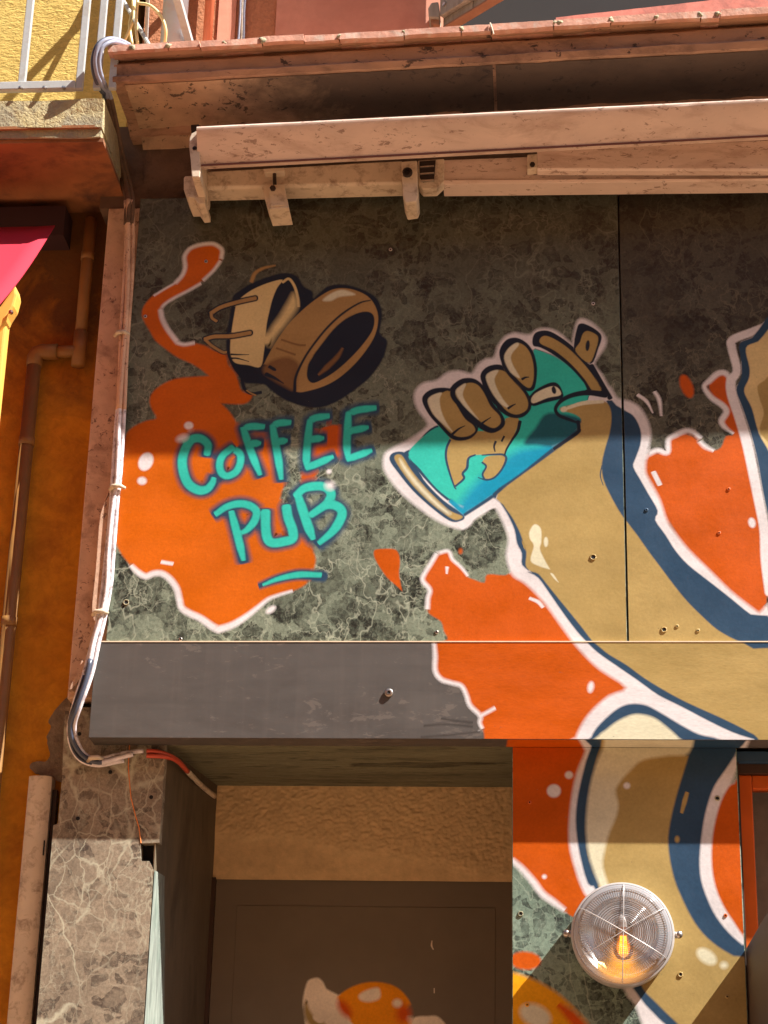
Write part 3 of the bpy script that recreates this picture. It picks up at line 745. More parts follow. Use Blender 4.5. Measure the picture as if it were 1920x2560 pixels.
# --- the drawn cup and ring
fill('painted_cup', Z5((665,440),(700,400),(800,342),(900,306),(980,290),(1050,312),(1090,370),(1140,400),(1145,440),(1180,410),(1240,366),(1330,360),(1440,390),(1520,440),(1552,520),(1545,600),(1540,650),(1582,690),(1575,750),(1540,830),(1470,920),(1380,990),(1290,1050),(1200,1085),(1110,1085),(1020,1060),(940,1020),(880,970),(850,950),(790,945),(735,940),(700,900),(670,860),(645,810),(630,760),(630,680),(640,600),(655,520)), 'ink', 'A', 5, label='dark shadow outline of the drawn cup')
fill('painted_cup', Z5((712,442),(780,392),(870,352),(962,330),(930,380),(902,450),(882,530),(868,600),(862,680),(852,760),(832,846),(760,836),(682,822),(655,770),(655,690),(665,610),(680,520),(690,475)), 'cup', 'A', 3)
fill('painted_cup', Z5((1030,410),(1052,490),(985,590),(925,665),(890,725),(878,690),(895,620),(950,540),(1000,455)), 'cup', 'A', 18)
stroke('painted_cup', Z5((965,345),(1000,325),(1032,365),(1052,430),(1058,488)), 7, 'cup', 'A', 3)
fill('painted_ring', Z5((852,840),(872,790),(930,690),(1000,592),(1090,502),(1180,432),(1260,388),(1340,381),(1420,402),(1480,440),(1518,500),(1530,570),(1510,660),(1460,745),(1390,830),(1300,910),(1210,960),(1110,990),(1050,995),(960,957),(885,912),(852,880)), 'ring', 'A', 3, label='brown ring drawn beside the cup')
fill('painted_ring', Z5((855,842),(920,800),(1000,790),(1060,830),(1050,900),(1035,985),(960,955),(885,910),(852,880)), 'ring_dark', 'A', 12)
fill('painted_ring', Z5((1108,905),(1118,830),(1160,760),(1230,662),(1310,582),(1400,531),(1470,520),(1505,550),(1500,620),(1450,700),(1370,790),(1280,870),(1200,920),(1140,942)), 'ink', 'A', 3)
stroke('painted_ring', Z5((1175,895),(1225,850),(1285,790),(1320,735)), [4,14,12,4], 'ring_dark', 'A', 6)
stroke('painted_ring', Z5((1035,990),(1042,905),(1090,800),(1150,710),(1230,612),(1320,530),(1420,468),(1485,452)), [9,7,6,6,6,6,5,3], 'ink', 'A', 3)
stroke('painted_ring', Z5((1065,985),(1080,900),(1120,800),(1180,715),(1260,615),(1340,548),(1430,500),(1500,500)), 9, 'ring', 'A', 4)
fill('painted_highlight', Z5((1200,452),(1250,412),(1310,390),(1360,400),(1392,420),(1300,432),(1250,456)), 'cream', 'A', 6)
stroke('painted_line', Z5((885,845),(925,868)), 9, 'ink', 'A', 3, (1, 0.4))
stroke('painted_line', Z5((868,890),(915,912),(970,945)), [11,8,2], 'ink', 'A', 3)
stroke('painted_line', Z5((955,685),(1050,715),(1100,718)), 5, 'ring_dark', 'A', 4)
stroke('painted_line', Z5((925,735),(1040,775)), 5, 'ring_dark', 'A', 4)
for y_ in (772, 795):
    stroke('painted_line', Z5((658, y_), (700, y_ + 2), (765, y_ + (2 if y_ < 780 else 20))), [5, 4, 1.5], 'ink', 'A', 2)
for w_, key in ((19, 'ink'), (11, 'ring')):
    stroke('painted_strap', Z5((540,528),(600,492),(700,462),(800,440)), w_, key, 'A', 3)
    stroke('painted_strap', Z5((540,528),(545,556),(572,576)), w_ * 0.7, key, 'A', 3)
    stroke('painted_strap', Z5((505,682),(560,667),(660,664),(770,645)), w_, key, 'A', 3)
    stroke('painted_strap', Z5((505,686),(545,722),(605,758),(628,760)), w_ * 0.7, key, 'A', 3)
stroke('painted_strap', Z5((780,340),(800,292),(850,262),(922,245)), [11,10,8,3], 'ring', 'A', 5)
stroke('painted_strap', Z5((722,925),(740,980),(780,1005),(835,998)), 9, 'ink', 'A', 3)
stroke('painted_strap', Z5((750,985),(775,1002),(805,1015)), 4, 'ring', 'A', 2)
# --- lettering
LET = {
 'C': [((548,400),(552,350),(512,315),(460,320),(425,370),(405,440),(415,520),(445,580),(500,612),(548,605),(578,570),(586,545))],
 'o': [((690,370),(735,400),(740,450),(715,505),(665,530),(630,510),(620,460),(640,410),(690,370))],
 'F': [((872,246),(800,245),(758,258)), ((756,255),(780,330),(812,420),(852,520)), ((792,342),(852,342))],
 'F.': [((1024,222),(960,226),(925,245)), ((925,243),(940,330),(958,430),(975,545)), ((950,332),(1005,326))],
 'E': [((1245,184),(1170,196),(1140,215)), ((1140,213),(1128,320),(1120,420),(1124,482)), ((1135,320),(1215,312)), ((1124,482),(1190,455),(1270,420))],
 'E.': [((1515,138),(1420,150),(1362,172)), ((1362,170),(1358,250),(1353,350),(1360,432)), ((1368,272),(1472,250)), ((1360,432),(1420,410),(1492,384))],
 'P': [((600,748),(660,708),(730,690),(792,700),(832,735),(820,790),(780,838),(745,858)), ((688,738),(712,830),(735,920),(757,1012))],
 'U': [((885,740),(885,820),(895,888),(925,915),(990,908),(1040,890),(1040,840),(1015,770),(1005,712))],
 'B': [((1068,632),(1100,730),(1130,820),(1158,890)), ((1062,640),(1112,600),(1190,588),(1242,602),(1262,642),(1232,692),(1150,752)), ((1150,752),(1232,700),(1292,702),(1325,738),(1310,792),(1268,852),(1195,915))],
}
for ch, paths in LET.items():
    wt = 21 if ch in 'CBU' else (17 if ch == 'o' else 18)
    for p_ in paths: stroke('painted_letter', Z7(*p_), wt + 20, 'navy', 'A', 15)
for ch, paths in LET.items():
    wt = 23 if ch in 'CBU' else (18 if ch == 'o' else 19)
    for p_ in paths: stroke('painted_letter', Z7(*p_), wt, 'teal', 'A', 5, (0.75, 0.55) if ch not in 'oU' else (1, 1))
stroke('painted_underline', Z7((850,1162),(960,1122),(1080,1098),(1215,1108)), [18,26,30,30], 'navy', 'A', 9)
stroke('painted_underline', Z7((868,1158),(960,1122),(1080,1098),(1200,1100)), [6,12,16,13], 'teal', 'A', 5)
blob('painted_highlight', Z7, (1250, 503), 14, 14, 'white', feather=6)
blob('painted_highlight', Z7, (1256, 585), 26, 24, 'white', feather=16)
blob('painted_highlight', Z7, (405, 312), 34, 18, 'white', rot=-20, feather=14)

# --- middle splash
fill('painted_splash', B2((540,122),(610,112),(640,170),(700,230),(745,282),(790,302),(860,322),(880,266),(1000,272),(1060,250),(1250,260),(1500,560),(1700,760),(1960,1010),(1800,1150),(1620,1300),(1600,1500),(860,1500),(860,1400),(850,1330),(830,1280),(842,1232),(760,1165),(740,1100),(700,1040),(640,1020),(560,990),(525,930),(540,830),(528,745),(605,715),(580,660),(560,592),(482,540),(470,500),(482,430),(490,380),(450,330),(446,280),(500,200)), 'orange', 'AF', 5, 3, label='orange paint splash left of the painted arm')
fill('painted_drop', B2((95,112),(120,92),(230,90),(265,120),(276,180),(270,260),(285,350),(292,382),(292,382),(250,342),(190,290),(140,222),(105,160)), 'orange', 'A', 4)
stroke('painted_outline', B2((535,120),(610,105),(640,162),(700,217),(746,276)), [9,9,8,7,5], 'white', 'A', 7)
stroke('painted_outline', B2((530,122),(490,190),(441,270),(436,312),(482,372),(470,430),(466,505)), 10.5, 'white', 'A', 8)
stroke('painted_outline', B2((512,735),(520,830),(520,930),(560,990),(630,1014),(700,1036),(735,1100),(760,1170),(830,1242),(828,1290),(846,1332)), [9,11,11,11,10,10,10,10,10,8,6], 'white', 'F', 8)
stroke('painted_outline', B2((830, 1246), (935, 1188)), 8, 'white', 'F', 7)
blob('painted_drop', B2, (695, 105), 12, 18, 'orange', feather=8)
for pts in (((440,1312),(600,1302),(780,1318)), ((420,1392),(640,1374),(830,1352)), ((560,1262),(680,1280),(780,1290))):
    stroke('paint_smear', B2(*pts), [0.6, 1.6, 1.0], 'smudge', 'F', 10)
# --- right splash and character edge
fill('painted_splash', ZR((40,935),(120,912),(182,912),(182,912),(190,820),(260,788),(330,798),(370,832),(400,872),(460,892),(520,872),(552,800),(600,790),(545,712),(560,650),(540,600),(470,530),(445,470),(500,410),(550,408),(572,440),(562,500),(600,640),(645,800),(690,950),(740,1150),(770,1400),(790,1620),(815,1700),(806,1925),(760,1932),(680,1890),(560,1780),(400,1620),(270,1470),(170,1310),(90,1150),(38,1040)), 'orange', 'B', 5, 3, label='orange paint wedge with white edges')
blob('painted_drop', ZR, (300, 478), 38, 78, 'orange', 'B', -22, 8)
stroke('painted_outline', ZR((45,918),(110,890),(176,902),(184,822),(230,790),(290,765),(340,772),(388,812)), [12,13,13,12,13,14,13,11], 'white', 'B', 8)
stroke('painted_outline', ZR((385,832),(420,866),(475,892)), [10,11,5], 'white', 'B', 10)
stroke('painted_outline', ZR((578,424),(545,392),(500,397),(450,440),(415,482),(460,550),(530,600),(556,642),(525,700),(545,740),(602,782)), [12,15,15,14,12,14,15,15,15,12,4], 'white', 'B', 7)
stroke('painted_outline', ZR((860,75),(720,128),(598,178),(590,230),(622,375),(585,445),(592,535),(640,680),(690,850),(732,1050),(772,1250),(800,1400),(812,1600),(840,1800)), [22,22,22,22,20,24,25,25,26,25,24,24,26,28], 'white', 'B', 5, label='white outline of the painted figure at the right edge')
fill('painted_sleeve', ZR((640,205),(720,165),(900,90),(900,1500),(830,1330),(790,1150),(755,950),(712,780),(660,620),(618,500),(650,420),(650,310)), 'navy', 'B', 4)
fill('painted_sleeve', ZR((682,232),(760,190),(900,130),(900,1080),(830,900),(765,780),(720,620),(670,510),(700,430),(705,360)), 'cup', 'B', 4)
fill('painted_sleeve', ZR((900,380),(800,440),(755,480),(770,560),(796,650),(770,745),(790,800),(900,860)), 'tan', 'B', 4)
stroke('painted_highlight', ZR((88,1032),(126,1108)), 12, 'white', 'B', 4)
blob('painted_highlight', ZR, (720, 1355), 22, 32, 'white', 'B', -15, 6)
stroke('painted_line', Z8((622,918),(690,968),(742,1062)), [9,9,2], 'white', 'B', 4)
stroke('painted_line', Z8((755,892),(792,960),(808,1085)), [9,10,5], 'white', 'B', 6)

# --- arm: white edge, navy shade, tan skin
W_right = Z8((410,860),(450,930),(500,955),(560,968),(630,1010),(682,1082),(720,1180),(722,1270),(692,1400),(682,1500),(692,1555),(742,1645),(800,1760)) + B3((960,0),(1020,92),(1110,205),(1260,352),(1400,490),(1540,600),(1600,640),(1680,655))
W_left = B3((1700,1560),(1460,1560),(330,1560),(330,1505),(380,1400),(450,1310),(560,1215),(675,1158)) + B2((1659,925),(1550,822),(1470,730),(1390,622),(1290,482),(1200,382),(1130,320),(1062,280),(1030,222),(1010,130),(1025,20)) + Z6((800,1430),(760,1350),(720,1290))
can_white = Z6((700,1350),(620,1402),(590,1440),(540,1466),(470,1450),(380,1410),(280,1342),(180,1260),(100,1172),(50,1090),(45,1030),(60,985),(110,950),(200,905),(280,852),(322,802),(265,720),(240,650),(250,590),(300,545),(380,530),(450,480),(530,470),(600,486),(640,430),(690,395),(740,385),(762,320),(810,255),(870,230),(930,240),(970,240),(1010,210),(1080,203),(1150,230),(1232,302),(1232,302),(1245,220),(1270,150),(1320,146),(1390,193),(1445,262),(1440,320),(1400,380),(1375,432),(1420,490),(1460,560))
fill('painted_outline', W_right + W_left + can_white, 'white', 'ABF', 11, 3, label='white outline around the painted arm and can')
# --- can
fill('painted_can', Z6((170,1000),(230,950),(340,835),(480,760),(800,480),(1000,330),(1000,330),(1130,380),(1230,460),(1310,550),(1345,610),(1345,610),(1285,780),(1255,870),(1000,1060),(760,1240),(560,1372),(560,1372),(480,1310),(380,1228),(270,1110)), 'navy', 'A', 3)
fill('painted_can', Z6((205,985),(340,850),(480,775),(800,490),(1000,335),(1000,335),(1130,385),(1230,462),(1310,550),(1340,605),(1340,605),(1260,850),(1000,1043),(760,1220),(556,1355),(480,1290),(380,1208),(280,1090)), 'teal', 'A', 3, label='turquoise can in the painted hand')
fill('painted_can', Z6((565,1385),(515,1330),(590,1215),(690,1115),(790,1035),(900,965),(1060,935),(1240,875),(1020,1070),(780,1248)), 'cyan', 'A', 30)
fill('painted_can', Z6((930,925),(1000,832),(1085,735),(1290,770),(1265,845),(1130,940),(1010,935)), 'teal_deep', 'A', 10)
fill('painted_outline', Z6((500,1425),(545,1395),(565,1378),(660,1312),(735,1258),(770,1235),(800,1330),(750,1330),(700,1352),(620,1402),(590,1440),(540,1466)), 'white', 'A', 4)
stroke('painted_can', Z6((470,1290),(520,1335),(560,1368)), 12, 'cyan', 'A', 5)
stroke('painted_can', Z6((556,1376),(650,1315),(760,1240),(1000,1058),(1150,945),(1262,862)), [8,9,9,9,10,10], 'navy', 'A', 4)
N_right = Z8((380,960),(450,1000),(520,1042),(580,1078),(622,1140),(647,1222),(640,1320),(600,1430),(585,1490),(640,1590),(702,1700),(780,1840)) + B3((880,0),(950,102),(1020,212),(1110,312),(1250,422),(1400,540),(1540,652),(1700,745))
N_left = B3((1700,1560),(1560,1515),(1420,1470),(1250,1390),(1060,1290),(900,1210),(760,1110),(600,1000),(480,915),(400,838),(330,760),(240,640),(150,510),(70,400),(0,360)) + B2((1185,252),(1120,200),(1118,120),(1085,50)) + Z6((870,1470),(830,1380),(780,1300),(735,1240),(900,1120),(1100,960),(1260,840),(1290,780))
fill('painted_arm', N_right + N_left, 'navy', 'ABF', 4, 3, label='navy shaded edge of the painted arm')
T_right = Z6((1290,775),(1240,740),(1170,722),(1155,705),(1200,690),(1300,668),(1420,658),(1465,690),(1480,765),(1468,860),(1442,950),(1420,1050),(1428,1150),(1482,1270),(1540,1370)) + B3((690,20),(760,112),(830,212),(920,332),(1010,452),(1100,562),(1200,662),(1300,752),(1400,812),(1490,852),(1560,890),(1700,945))
T_left = B3((1700,1545),(1560,1482),(1450,1424),(1300,1352),(1100,1262),(950,1182),(800,1090),(680,1002),(560,930),(500,882),(440,830),(380,752),(300,652),(200,530),(120,430),(70,372),(15,352)) + B2((1145,200),(1150,110),(1120,30)) + Z6((935,1590),(910,1500),(862,1402),(800,1312),(765,1245),(1000,1065),(1250,880),(1275,830))
fill('painted_arm', T_right + T_left, 'tan', 'ABF', 4, 3, label='tan skin of the painted arm')
stroke('painted_hair', Z8((335,1480),(322,1560),(345,1640)), [3,3,1], 'navy', 'A', 2)
stroke('painted_hair', Z8((385,1640),(410,1690),(432,1715)), [2,3,1], 'navy', 'A', 2)
fill('painted_highlight', B3((10,82),(45,30),(88,60),(92,150),(82,200),(112,270),(152,342),(152,342),(80,320),(18,280),(40,180),(14,130)), 'cream', 'A', 4)
blob('painted_highlight', B3, (124, 152), 15, 34, 'cream', feather=4)
fill('painted_highlight', B3((155,370),(175,375),(212,432),(212,432),(185,410)), 'cream', 'A', 3)
# lower arch on the fascia
fill('painted_arch', B3((435,1560),(438,1500),(480,1430),(560,1350),(640,1292),(720,1270),(820,1282),(930,1340),(1050,1412),(1180,1480),(1310,1512),(1310,1560)), 'navy', 'F', 6)
fill('painted_arch', B3((470,1560),(490,1490),(540,1450),(620,1390),(720,1346),(800,1346),(880,1372),(960,1432),(1040,1505),(1060,1560)), 'cream', 'F', 8)
stroke('painted_highlight', B2((1172,430),(1230,455),(1264,492)), [7,9,8], 'white', 'A', 4)
stroke('painted_highlight', B2((602,215),(600,262)), [8,3], 'white', 'A', 5)
blob('painted_highlight', B2, (1595, 1045), 20, 38, 'white', 'F', 10, 8)
fill('painted_can_rim', Z6((85,1030),(108,985),(182,985),(232,1062),(322,1182),(422,1282),(552,1382),(522,1417),(460,1412),(350,1332),(230,1222),(140,1112)), 'navy', 'A', 3)
fill('painted_can_rim', Z6((115,1012),(160,1000),(220,1092),(310,1202),(400,1292),(470,1352),(545,1386),(500,1408),(430,1370),(330,1290),(230,1190),(150,1082)), 'tan', 'A', 4)
fill('painted_can_rim', Z6((150,1020),(215,1110),(310,1220),(400,1310),(470,1365),(440,1365),(330,1275),(235,1175),(165,1075)), 'cream', 'A', 8)
# shell mark on the can
fill('painted_mark', Z6((470,890),(560,890),(640,850),(720,850),(790,790),(830,765),(895,768),(885,830),(855,900),(822,960),(802,992),(720,996),(622,1000),(582,1020),(572,1080),(545,1115),(552,1150),(512,1188),(492,1196),(462,1110),(440,1020),(446,950)), 'tan', 'A', 3, label='shell shaped mark on the painted can')
fill('painted_mark', Z6((690,1012),(740,1002),(800,1002),(816,1026),(790,1090),(742,1140),(692,1150),(670,1120),(692,1072),(670,1046)), 'tan', 'A', 3)
stroke('painted_line', Z6((466,905),(444,955),(440,1020),(462,1110),(492,1196),(505,1215)), [6,6,6,5,4,2], 'navy', 'A', 2)
stroke('painted_line', Z6((500,1195),(552,1148),(545,1115),(572,1080),(582,1020),(625,998)), [5,6,6,7,6,4], 'navy', 'A', 2)
stroke('painted_line', Z6((665,1000),(740,996),(800,998),(818,1026),(790,1090),(742,1142),(690,1155),(640,1140)), [3,5,6,6,5,5,5,2], 'navy', 'A', 2)
stroke('painted_line', Z6((680,1150),(670,1118),(692,1072),(668,1046)), 5, 'navy', 'A', 2)
stroke('painted_line', Z6((905,790),(890,850),(855,905),(822,960),(808,1000)), [9,8,6,5,4], 'ink', 'A', 2)
stroke('painted_line', Z6((752,915),(742,945),(748,978)), [6,5,3], 'ink', 'A', 2)
stroke('painted_line', Z6((805,882),(790,912)), 5, 'ink', 'A', 2)
# lid and tab
fill('painted_lid', Z6((985,262),(1010,226),(1080,218),(1160,258),(1250,328),(1330,408),(1392,500),(1442,602),(1442,602),(1345,612),(1305,545),(1225,455),(1125,375),(1035,325),(988,312)), 'ink', 'A', 3)
fill('painted_lid', Z6((1030,272),(1060,250),(1120,270),(1210,330),(1300,420),(1370,510),(1416,595),(1362,596),(1310,522),(1220,422),(1120,342),(1038,302)), 'tan', 'A', 3)
fill('painted_lid', Z6((1262,205),(1290,172),(1350,192),(1402,228),(1418,262),(1400,322),(1350,428),(1248,342)), 'ink', 'A', 3)
fill('painted_lid', Z6((1300,238),(1330,220),(1380,240),(1396,266),(1386,322),(1340,420),(1254,346),(1282,290)), 'tan', 'A', 3)
blob('painted_line', Z6, (1330, 312), 13, 34, 'ink', feather=3, rot=6)
stroke('painted_line', Z6((1355,440),(1400,520),(1440,590),(1470,640)), 13, 'ink', 'A', 3)
# fingers
FG = [
 (((290,660),(310,610),(370,580),(450,578),(500,600),(560,700),(620,790),(642,840),(600,892),(530,910),(468,892),(400,822),(335,750)),
  ((325,662),(350,626),(410,610),(462,600),(510,692),(560,772),(610,812),(622,850),(580,880),(520,885),(470,862),(410,800),(358,740)),
  ((325,662),(350,626),(412,607),(400,650),(410,720),(440,790),(482,855),(415,800),(358,740))),
 (((465,605),(480,560),(540,520),(610,518),(660,548),(702,600),(742,680),(792,740),(812,800),(780,842),(722,862),(655,835),(598,785),(535,715),(478,650)),
  ((500,602),(530,566),(590,545),(640,560),(680,612),(720,692),(775,752),(782,800),(742,830),(692,812),(622,762),(560,692),(510,642)),
  ((500,602),(530,566),(566,552),(545,620),(580,690),(645,775),(595,735),(535,670))),
 (((655,505),(690,450),(760,430),(820,450),(880,520),(942,590),(972,650),(972,712),(922,762),(850,764),(785,728),(732,658),(685,585)),
  ((690,512),(720,476),(780,465),(830,490),(880,552),(932,612),(956,672),(942,720),(882,745),(822,722),(770,662),(718,592)),
  ((690,512),(720,476),(770,467),(745,520),(760,580),(800,650),(842,705),(785,680),(725,600))),
 (((775,372),(790,310),(830,270),(890,264),(950,298),(992,360),(1012,450),(1007,540),(988,592),(940,594),(875,545),(812,472)),
  ((805,392),(830,332),(880,295),(930,310),(970,362),(990,442),(990,522),(970,576),(930,562),(870,502),(820,442)),
  ((805,392),(830,332),(880,295),(898,308),(850,372),(860,432),(905,515),(845,480))),
]
for o_, f_, h_ in FG:
    fill('painted_finger', Z6(*o_), 'ink', 'A', 3)
    fill('painted_finger', Z6(*f_), 'tan', 'A', 3)
    fill('painted_finger', Z6(*h_), 'cream', 'A', 4)
for a_ in (((480,868),(520,835),(560,815)), ((640,820),(680,790),(722,762)), ((832,705),(855,690),(878,678)), ((920,522),(940,512),(962,510))):
    stroke('painted_line', Z6(*a_), [7, 5, 2], 'ink', 'A', 2)
fill('painted_tab', Z6((958,650),(1000,592),(1100,543),(1150,558),(1178,622),(1160,647),(1060,672),(988,692)), 'ink', 'A', 3)
fill('painted_tab', Z6((976,646),(1010,606),(1100,568),(1145,580),(1160,622),(1080,640),(990,674)), 'cream', 'A', 3)
blob('painted_line', Z6, (1118, 592), 14, 24, 'ink', feather=3, rot=-15)
stroke('painted_thumb', Z6((1275,800),(1210,775),(1150,750),(1128,710),(1160,662),(1230,625),(1330,608),(1440,620)), [5,9,9,9,11,13,15,18], 'ink', 'A', 3)
stroke('painted_thumb', Z6((1270,790),(1275,830),(1262,862),(1120,960)), [10,9,10,9], 'ink', 'A', 3)
stroke('painted_thumb', Z6((1210,702),(1300,674),(1425,664)), [9,11,9], 'cream', 'A', 3)
blob('painted_thumb', Z6, (1182, 712), 22, 17, 'cream', rot=-20, feather=4)
# --- pier paint (continues under the fascia)
PU = 'PU'
fill('painted_splash', B7((80,-30),(620,-30),(600,60),(545,150),(490,380),(470,600),(490,800),(545,945),(575,1000),(505,1100),(470,1105),(400,1052),(330,1002),(270,940),(200,842),(110,752),(80,735)), 'orange', PU, 5, 3, label='orange paint above the lamp')
fill('painted_arm', B7((560,-30),(1480,-30),(1480,160),(1420,330),(1370,480),(1330,700),(1350,930),(1430,1100),(1540,1230),(1560,1400),(1560,1900),(1000,1900),(850,1640),(780,1540),(640,1100),(540,960),(485,820),(445,640),(455,420),(490,230),(545,90)), 'white', PU, 10, 3, label='white edge of the painted forearm')
fill('painted_arm', B7((570,-30),(1480,-30),(1470,90),(1400,205),(1330,310),(1285,440),(1258,580),(1242,750),(1252,880),(1292,1000),(1342,1100),(1420,1200),(1500,1272),(1560,1330),(1560,1900),(1230,1900),(1030,1757),(960,1690),(880,1600),(760,1400),(620,960),(560,900),(510,720),(488,560),(490,430),(515,290),(550,150),(580,60)), 'navy', PU, 6, 3)
fill('painted_arm', B7((640,60),(700,-30),(1180,-30),(1180,90),(1150,200),(1110,330),(1072,480),(1050,620),(1060,750),(1090,880),(1130,980),(1190,1102),(1260,1202),(1350,1282),(1450,1342),(1560,1400),(1560,1900),(1250,1900),(1110,1757),(1040,1690),(960,1610),(900,1545),(820,1400),(700,1200),(630,930),(580,800),(552,680),(545,560),(552,430),(582,250)), 'tan', PU, 6, 3, label='tan skin of the painted forearm')
fill('painted_highlight', B7((655,70),(720,-30),(1170,-30),(1175,105),(1060,120),(900,145),(830,200),(770,262),(730,330),(746,420),(730,500),(690,592),(662,700),(652,800),(690,935),(645,930),(592,810),(560,680),(550,560),(556,430),(586,250)), 'cream', PU, 10, 3)
fill('painted_splash', B7((1452,290),(1480,290),(1560,700),(1560,1250),(1505,1215),(1450,1135),(1390,1042),(1342,930),(1317,800),(1317,650),(1337,520),(1372,400),(1420,310)), 'orange', 'P', 7, 3)
stroke('painted_outline', B7((95,755),(160,812),(230,892),(282,962),(350,1012),(418,1062)), [12,14,15,15,14,10], 'white', 'P', 10)
blob('painted_drop', B7, (180, 1370), 95, 55, 'orange', 'P', 4, 8)
fill('painted_blob', B7((80,1480),(180,1468),(280,1510),(380,1572),(470,1652),(580,1780),(580,1900),(80,1900)), 'yellow', 'P', 12, 3, label='yellow paint blob below the lamp')
stroke('painted_blob', B7((380,1640),(450,1700),(540,1800)), [10, 24, 30], 'yolk_red', 'P', 14)
blob('painted_highlight', B7, (240, 1705), 100, 65, 'cream', 'P', 25, 14)
for c_, r_ in (((353, 335), 42), ((445, 238), 24), ((798, 303), 20), ((295, 858), 13)):
    blob('painted_highlight', B7, c_, r_, r_ * 0.95, 'white', 'P', 0, 6)
blob('painted_highlight', B7, (1285, 1345), 68, 40, 'cream', 'P', 35, 10)
blob('painted_highlight', B7, (1390, 1398), 22, 20, 'cream', 'P', 0, 10)
stroke('painted_line', B7((1165,348),(1150,400),(1132,468)), [9,11,7], 'tan', 'P', 4)
blob('painted_line', B7, (1105, 630), 14, 20, 'tan', 'P', 0, 6)

# ------------------------------------------------------------------ screws, anchors and bolts on the cladding
for k_ in ('orange', 'tan', 'navy', 'yellow'): M['p_' + k_] = plain('painted_over_' + k_, COL[k_], 0.45, 0.06, 20, 0.1)
def rose(parent, u, v, y, r=0.0048, key='steel', hole=True):
    c = P(u, v, y)
    o = MB().lathe([(r, -0.001), (r, 0.0012), (r * 0.8, 0.002), (r * 0.45, 0.0018)], c, 14).build('screw', M[key], parent, smooth=True, fix=False)
    MB().lathe([(r * 0.46, 0.0012), (0.0001, 0.0008)], c, 12).build('socket', M['black'], o, fix=False)
def hole(parent, u, v, y, r=0.006, key='mortar'):
    c = P(u, v, y)
    o = MB().lathe([(r, 0.0013), (0.0001, 0.0012)], c, 14).build('drill_hole', M['black'], parent, fix=False)
    me = MB(); rr = []
    for j in range(15):
        a = 2 * math.pi * j / 14
        k_ = 1.1 + 0.25 * random.random()
        rr.append(c + Vector((math.cos(a) * r * k_, -0.0012, math.sin(a) * r * k_)))
    me.tube(rr, 0.0014, 5).build('chipped_rim', M[key], o, smooth=True)
def s1(z, p): return z(p)[0]
for zf, p in ((Z5, (510, 222)), (Z5, (150, 548)), (Z5, (1603, 152)), (Z8, (265, 190)), (B2, (530, 665)), (Z7, (395, 1470))):
    rose(panelA, *s1(zf, p), 0.0)
for zf, p, k_ in ((Z8, (690, 1835), 'p_navy'), (B3, (1030, 735), 'p_tan'), (B3, (1175, 765), 'p_tan'), (ZR, (508, 1422), 'p_orange'), (ZR, (570, 1140), 'p_orange')):
    rose(panelB, *s1(zf, p), 0.001, key=k_)
hole(panelA, *s1(Z7, (82, 1258)), 0.0, 0.0055)
hole(panelA, *s1(B3, (450, 258)), 0.0, 0.0055, 'p_tan')
hole(panelB, *s1(B3, (940, 758)), 0.001, 0.005, 'p_tan')
for p, k_ in (((205, 405), 'p_orange'), ((190, 1640), 'p_yellow'), ((1400, 1095), 'p_orange'), ((1410, 1590), 'p_tan')): rose(pier, *s1(B7, p), YP, 0.0045, k_)
for p, k_ in (((150, 1085), 'mortar'), ((1350, 380), 'mortar'), ((1125, 1455), 'p_tan')): hole(pier, *s1(B7, p), YP, 0.0042, k_)
c = P(*s1(B2, (200, 1085)), YF)
bo = MB().lathe([(0.0105, 0.0), (0.0105, 0.004), (0.008, 0.0062), (0.004, 0.006)], c, 20).build('bolt', M['steel'], fascia, smooth=True, fix=False)
MB().lathe([(0.0041, 0.0059), (0.0001, 0.0045)], c, 12).build('socket', M['black'], bo, fix=False)

# ------------------------------------------------------------------ band wall above the panels
z_so_l, z_so_r = P(300, 206, -0.24).z, P(1920, 118, -0.24).z
band = MB().add([P(262, 600, 0.012) * 0 + Vector((0.24, 0.012, z_pt - 0.05)), Vector((x_r, 0.012, z_pt - 0.05)), Vector((x_r, 0.012, z_so_r + 0.06)), Vector((0.24, 0.012, z_so_l + 0.02))], [(0, 1, 2, 3)])
band = MB().box((0.275, 0.046, z_pt - 0.004), (x_r, 0.06, z_so_r + 0.08)).build('band_wall', M['dark_wall']); tag(band, kind='structure')

# ------------------------------------------------------------------ cornice (moulded ledge over the shop)
def ext(l, r, k): return Vector(l) + (Vector(r) - Vector(l)) * k
def sect_px(xl, xr, prof, k=1.35):
    L = [P(xl, a, y) for a, b, y in prof]; R_ = [P(xr, b, y) for a, b, y in prof]
    xL = sum(p.x for p in L) / len(L)
    L2, R2 = [], []
    for l, r in zip(L, R_):
        d = (r - l) / (r.x - l.x)
        L2.append(l + d * (xL - l.x)); R2.append(l + d * (xL + (2.2) - l.x))
    return L2, R2
prof = [(131, 34, -0.258), (146, 49, -0.25), (150, 53, -0.24), (156, 60, -0.222), (160, 64, -0.226), (163, 67, -0.24), (189, 97, -0.236), (192, 100, -0.246), (206, 118, -0.24)]
L, R_ = sect_px(285, 1920, prof)
# level soffit back to the wall, slightly coved, and the level top
L += [Vector((L[-1].x, -0.05, L[-1].z + 0.006)), Vector((L[-1].x, 0.0, L[-1].z - 0.012)), Vector((L[-1].x, 0.22, L[-1].z)), Vector((L[0].x, 0.22, L[0].z))]
R_ += [Vector((R_[-1].x, -0.05, R_[-1].z + 0.006)), Vector((R_[-1].x, 0.0, R_[-1].z - 0.012)), Vector((R_[-1].x, 0.22, R_[-1].z)), Vector((R_[0].x, 0.22, R_[0].z))]
cx = L[0].x
cor = empty('cornice', (cx, 0, L[8].z), 'dusty brown moulded cornice ledge with terracotta edging above the shop', 'cornice')
MB().section(L, R_, 160, jit=0.0022).build('moulding', M['cornice'], cor)
